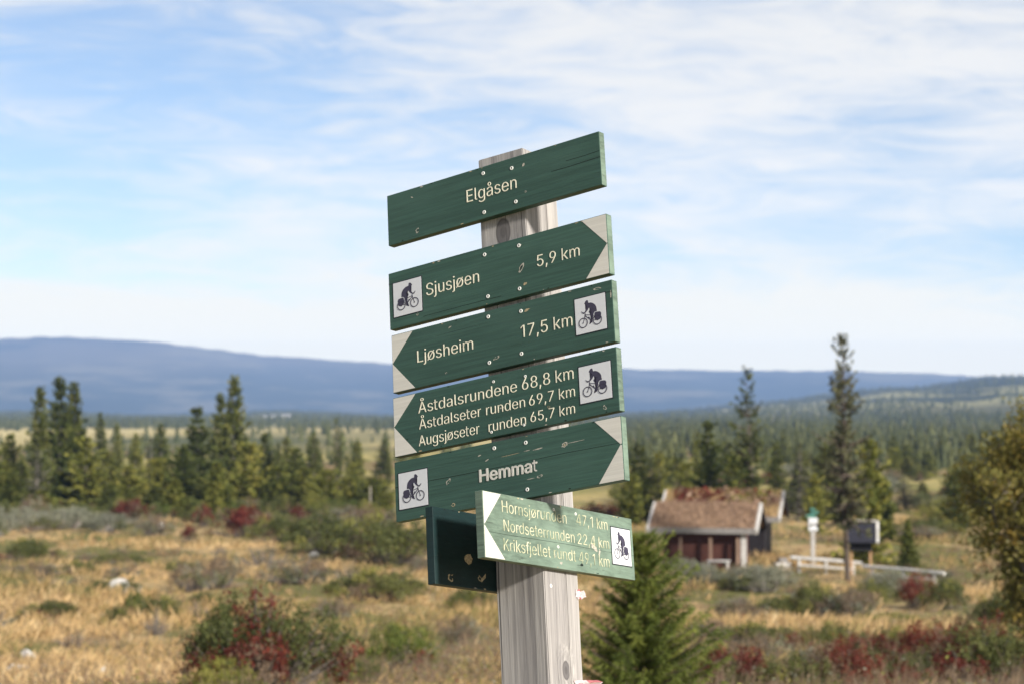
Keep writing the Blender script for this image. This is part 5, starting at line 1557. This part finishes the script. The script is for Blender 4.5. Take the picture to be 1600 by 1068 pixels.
for k in range(40):
    d = rr.uniform(125, 300)
    px = rr.uniform(940, 1580)
    if 1000 < px < 1250 and d < 150:
        d += 40
    o = shrub(rr.choice(['green', 'green', 'brown', 'yellow', 'red', 'sage']), px, 0, 1, 1, 'one of the low willow and dwarf birch bushes in the scrub beyond the turf roofs', 'bushes in the scrub beyond the turf roofs', d=d)
    o.scale = (rr.uniform(1.2, 3.2), rr.uniform(1.2, 2.4), rr.uniform(.8, 2.0))
for (kind, px, base, w_, h_, lab) in (
        ('green', 1112, 1068, 90, 60, 'green shrub right beside the young spruce at the bottom'),
        ('redmix', 1278, 1072, 90, 58, 'mixed red and green shrub between two shrubs at the bottom right edge'),
        ('brown', 1192, 1046, 110, 56, 'brown twiggy shrub behind the bottom edge red bush'),
        ('red', 1356, 1036, 80, 50, 'small red bush behind the bottom right edge shrubs'),
        ('green', 1486, 1078, 120, 62, 'green shrub at the bottom edge left of the corner'),
        ('brown', 1424, 1082, 110, 60, 'grey brown shrub at the bottom edge, right half'),
        ('red', 1585, 1066, 100, 66, 'red bush in the bottom right corner'),
        ('green', 1300, 1010, 90, 36, 'low green shrub in front of the upright dark green one'),
        ('yellow', 1395, 985, 120, 26, 'low yellow green patch in the right meadow'),
        ('brown', 1110, 1005, 80, 40, 'brown shrub close to the right side of the young spruce'),
        ('red', 1238, 1012, 40, 26, 'small red bush in the middle of the right meadow'),
        ('brown', 520, 1040, 90, 44, 'brown twiggy shrub right of the large red and green one'),
        ('green', 560, 1070, 90, 40, 'low green shrub under the juniper at the bottom edge'),
        ('brown', 720, 1010, 80, 50, 'brown shrub just left of the timber post'),
        ('green', 735, 955, 70, 40, 'green shrub below the teal plank'),
        ('bare', 120, 1010, 80, 30, 'pale bare twigs in the left foreground grass'),
        ('bare', 310, 965, 60, 30, 'pale bare twigs left of the large red and green shrub'),
        ('green', 80, 960, 90, 22, 'flat green patch in the left foreground grass')):
    shrub(kind, px, base, w_, h_, lab)

for k in range(52):
    left = k < 34
    d = rr.uniform(33, 120)
    px = rr.uniform(-40, 700) if left else rr.uniform(1090, 1500)
    if not left and d > 85:
        d = rr.uniform(34, 80)
    kind = rr.choice(['brown', 'brown', 'green', 'bare', 'sage', 'green', 'brown', 'red' if rr.random() < .5 else 'yellow'])
    where = 'left' if left else 'right'
    o = shrub(kind, px, 0, 1, 1, 'one of the scattered low heath bushes in the grass of the %s meadow' % where, 'scattered low bushes of the %s meadow' % where, d=d)
    wd = rr.uniform(.25, .75) * (1 + d / 160)
    o.scale = (wd, wd * rr.uniform(.7, 1.2), rr.uniform(.16, .5) * (1 + d / 200))
    o.rotation_euler.z = rr.uniform(0, 6.28)

for k in range(26):
    d = rr.uniform(150, 172)
    px = -30 + k * 25 + rr.uniform(-10, 10)
    o = shrub(rr.choice(['green', 'yellow', 'green', 'brown', 'juniper']), px, 0, 1, 1, 'one of the low bushes at the foot of the left tree belt', 'bushes at the foot of the left tree belt', d=d)
    o.scale = (rr.uniform(.9, 2.0), rr.uniform(.9, 1.6), rr.uniform(.6, 1.7))
    o.rotation_euler.z = rr.uniform(0, 6.28)


# ------------------------------------------------------------------ stones
def stone(px, base, wpx, hpx, label, seed):
    p = hit(px, base)
    d = p.y
    r_ = random.Random(seed)
    bm = bmesh.new()
    bmesh.ops.create_icosphere(bm, subdivisions=2, radius=1)
    for v in bm.verts:
        n_ = 1 + .22 * math.sin(v.co.x * 3.1 + seed) * math.cos(v.co.y * 2.7 + seed) + r_.uniform(-.07, .07)
        v.co *= n_
    o = bm_obj('stone', bm, M['stone'])
    o.location = p + Vector((0, 0, hpx * d / F_PX * .35))
    o.scale = (wpx / 2 * d / F_PX, wpx / 2.4 * d / F_PX, hpx / 2 * d / F_PX)
    o.rotation_euler.z = seed
    tag(o, label, 'stone', 'pale stones in the grass')


stone(186, 930, 40, 30, 'pale boulder on a green mound in the left meadow', 1)
stone(214, 925, 20, 14, 'smaller pale stone right beside the boulder on the mound', 2)
stone(44, 1044, 26, 36, 'upright pale stone at the lower left', 3)
stone(28, 1060, 44, 26, 'flat pale stone at the lower left, left of the upright one', 4)
stone(74, 1056, 40, 22, 'flat pale stone at the lower left, right of the upright one', 5)
stone(156, 1056, 28, 18, 'small pale stone lying apart at the lower left', 6)
stone(490, 872, 16, 12, 'grey stone before the dark willow shrubs', 7)
stone(250, 826, 14, 14, 'small white stone at the foot of the spruces', 8)
stone(136, 1058, 16, 9, 'tiny pale stone beside the apart one', 9)


# ------------------------------------------------------------------ grass and low heath
def in_view(r_, n, d0, d1, margin=1.6, pw=1.0):
    d = d0 * (d1 / d0) ** (r_.random(n) ** pw)
    x = r_.uniform(-.26, .26, n) * margin * d
    return x, d


def grass():
    r_ = np.random.default_rng(17)
    n = 112000
    x, y = in_view(r_, n, 14, 175)
    pat = np.sin(x * .31 + 1.7 * np.sin(y * .11)) + np.sin(y * .23 + x * .12 + 1) + .7 * np.sin(x * .9 - y * .37)
    keep = r_.random(n) < np.clip(.20 + .34 * pat, .02, .8) * (1 - (.45 + .4 * sstep(x / y, -.02, .06)) * (1 - sstep(y, 29, 34)))
    x, y = x[keep], y[keep]
    n = len(x)
    B = 9
    X = np.repeat(x, B) + r_.normal(0, .10, n * B)
    Y = np.repeat(y, B) + r_.normal(0, .10, n * B)
    Z = gz(X, Y) - .02
    d = Y
    h = r_.uniform(.12, .46, n * B) * np.repeat(r_.uniform(.45, 1.25, n) * (1 + .25 * np.sin(x * .5 + y * .21)), B)
    h *= np.interp(d, [14, 29, 35], [.40, .45, 1.0])
    wd = np.interp(d, [14, 40, 170], [.0026, .0052, .028]) * r_.uniform(.7, 1.3, n * B)
    ang = r_.uniform(0, 3.14, n * B)
    lean = np.stack([r_.normal(.03, .085, n * B), r_.normal(0, .085, n * B), np.zeros(n * B)], 1)
    base = np.stack([X, Y, Z], 1)
    wv = np.stack([np.cos(ang), np.sin(ang), ang * 0], 1) * wd[:, None]
    up = np.array([0, 0, 1.0]) * h[:, None]
    F = np.stack([base - wv, base + wv, base + lean * .5 + up * .6 + wv * .6, base + lean * 1.3 + up], 1)
    tint = np.repeat(np.clip(r_.normal(.48, .17, n) + .24 * np.sin(x * .23 + 1.2 * np.sin(y * .09)) * np.sin(y * .12 + .6), 0, 1), B) + r_.normal(0, .07, n * B)
    o = mesh_obj('dry_grass', face_mesh('dry_grass', F, 4, np.clip(tint, 0, 1)), M['grass'])
    tag(o, 'straw coloured autumn grass of the moor', 'grass', kind='stuff')


def heath():
    r_ = np.random.default_rng(23)
    n = 22000
    x, y = in_view(r_, n, 15, 185)
    pat = np.sin(x * .27 + 2 + 1.3 * np.sin(y * .17)) + np.sin(y * .19 - x * .21) + .8 * np.sin(x * 1.1 + y * .5)
    right = sstep(x / y, -.02, .12)
    keep = r_.random(n) < np.clip(.24 + .22 * pat + .20 * right, .03, 1)
    x, y = x[keep], y[keep]
    n = len(x)
    B = 26
    sz = r_.uniform(.12, .50, n) * r_.uniform(.6, 1.0, n)
    sp = np.repeat(sz, B)
    C = np.stack([np.repeat(x, B) + r_.normal(0, 1, n * B) * sp, np.repeat(y, B) + r_.normal(0, 1, n * B) * sp, np.zeros(n * B)], 1)
    C[:, 2] = gz(C[:, 0], C[:, 1]) + np.abs(r_.normal(0, .55, n * B)) * sp
    k = n * B
    s = np.interp(C[:, 1], [15, 60, 180], [.022, .034, .075])[:, None]
    a = norm(r_.normal(0, 1, (k, 3))) * s * r_.uniform(.6, 1.3, (k, 1))
    b = norm(np.cross(a, r_.normal(0, 1, (k, 3)))) * s * .6
    F = np.stack([C - a, C + b, C + a, C - b], 1)
    kinds = r_.choice(5, n, p=[.32, .15, .14, .28, .11])
    tw = r_.random(k) < .30          # a share of bare upright twigs
    ht = (sp * r_.uniform(.6, 1.5, k))[:, None]
    g0 = C.copy()
    g0[:, 2] = gz(C[:, 0], C[:, 1])
    dirs = np.stack([r_.normal(0, .35, k), r_.normal(0, .35, k), np.ones(k)], 1)
    wv = np.stack([s[:, 0] * .18, s[:, 0] * 0, s[:, 0] * 0], 1)
    F2 = np.stack([g0 - wv, g0 + wv, g0 + dirs * ht + wv * .4, g0 + dirs * ht - wv * .4], 1)
    F[tw] = F2[tw]
    T = np.clip(np.repeat(r_.normal(.5, .15, n), B) + r_.normal(0, .1, k), 0, 1)
    me = face_mesh('low_heath', F, 4, T, np.where(tw, 3, np.repeat(kinds, B)))
    for m in ('shrub_green', 'shrub_yellow', 'shrub_sage', 'shrub_brown', 'shrub_red'):
        me.materials.append(M[m])
    tag(link(bpy.data.objects.new('low_heath', me)), 'low heather and crowberry between the grass', 'heath', kind='stuff')


grass()
heath()

# ------------------------------------------------------------------ air
m_, t_ = new_mat('haze_air')
vol = t_.n('ShaderNodeVolumePrincipled', {'Color': (0.34, 0.53, 0.93, 1), 'Density': HAZE, 'Anisotropy': 0.0})
t_.n('ShaderNodeOutputMaterial', {1: vol.outputs[0]})
bm = bmesh.new()
box(bm, (0, 5200, 145), (15200, 12000, 450))
hz_ = bm_obj('haze', bm, m_)
tag(hz_, kind='stuff')
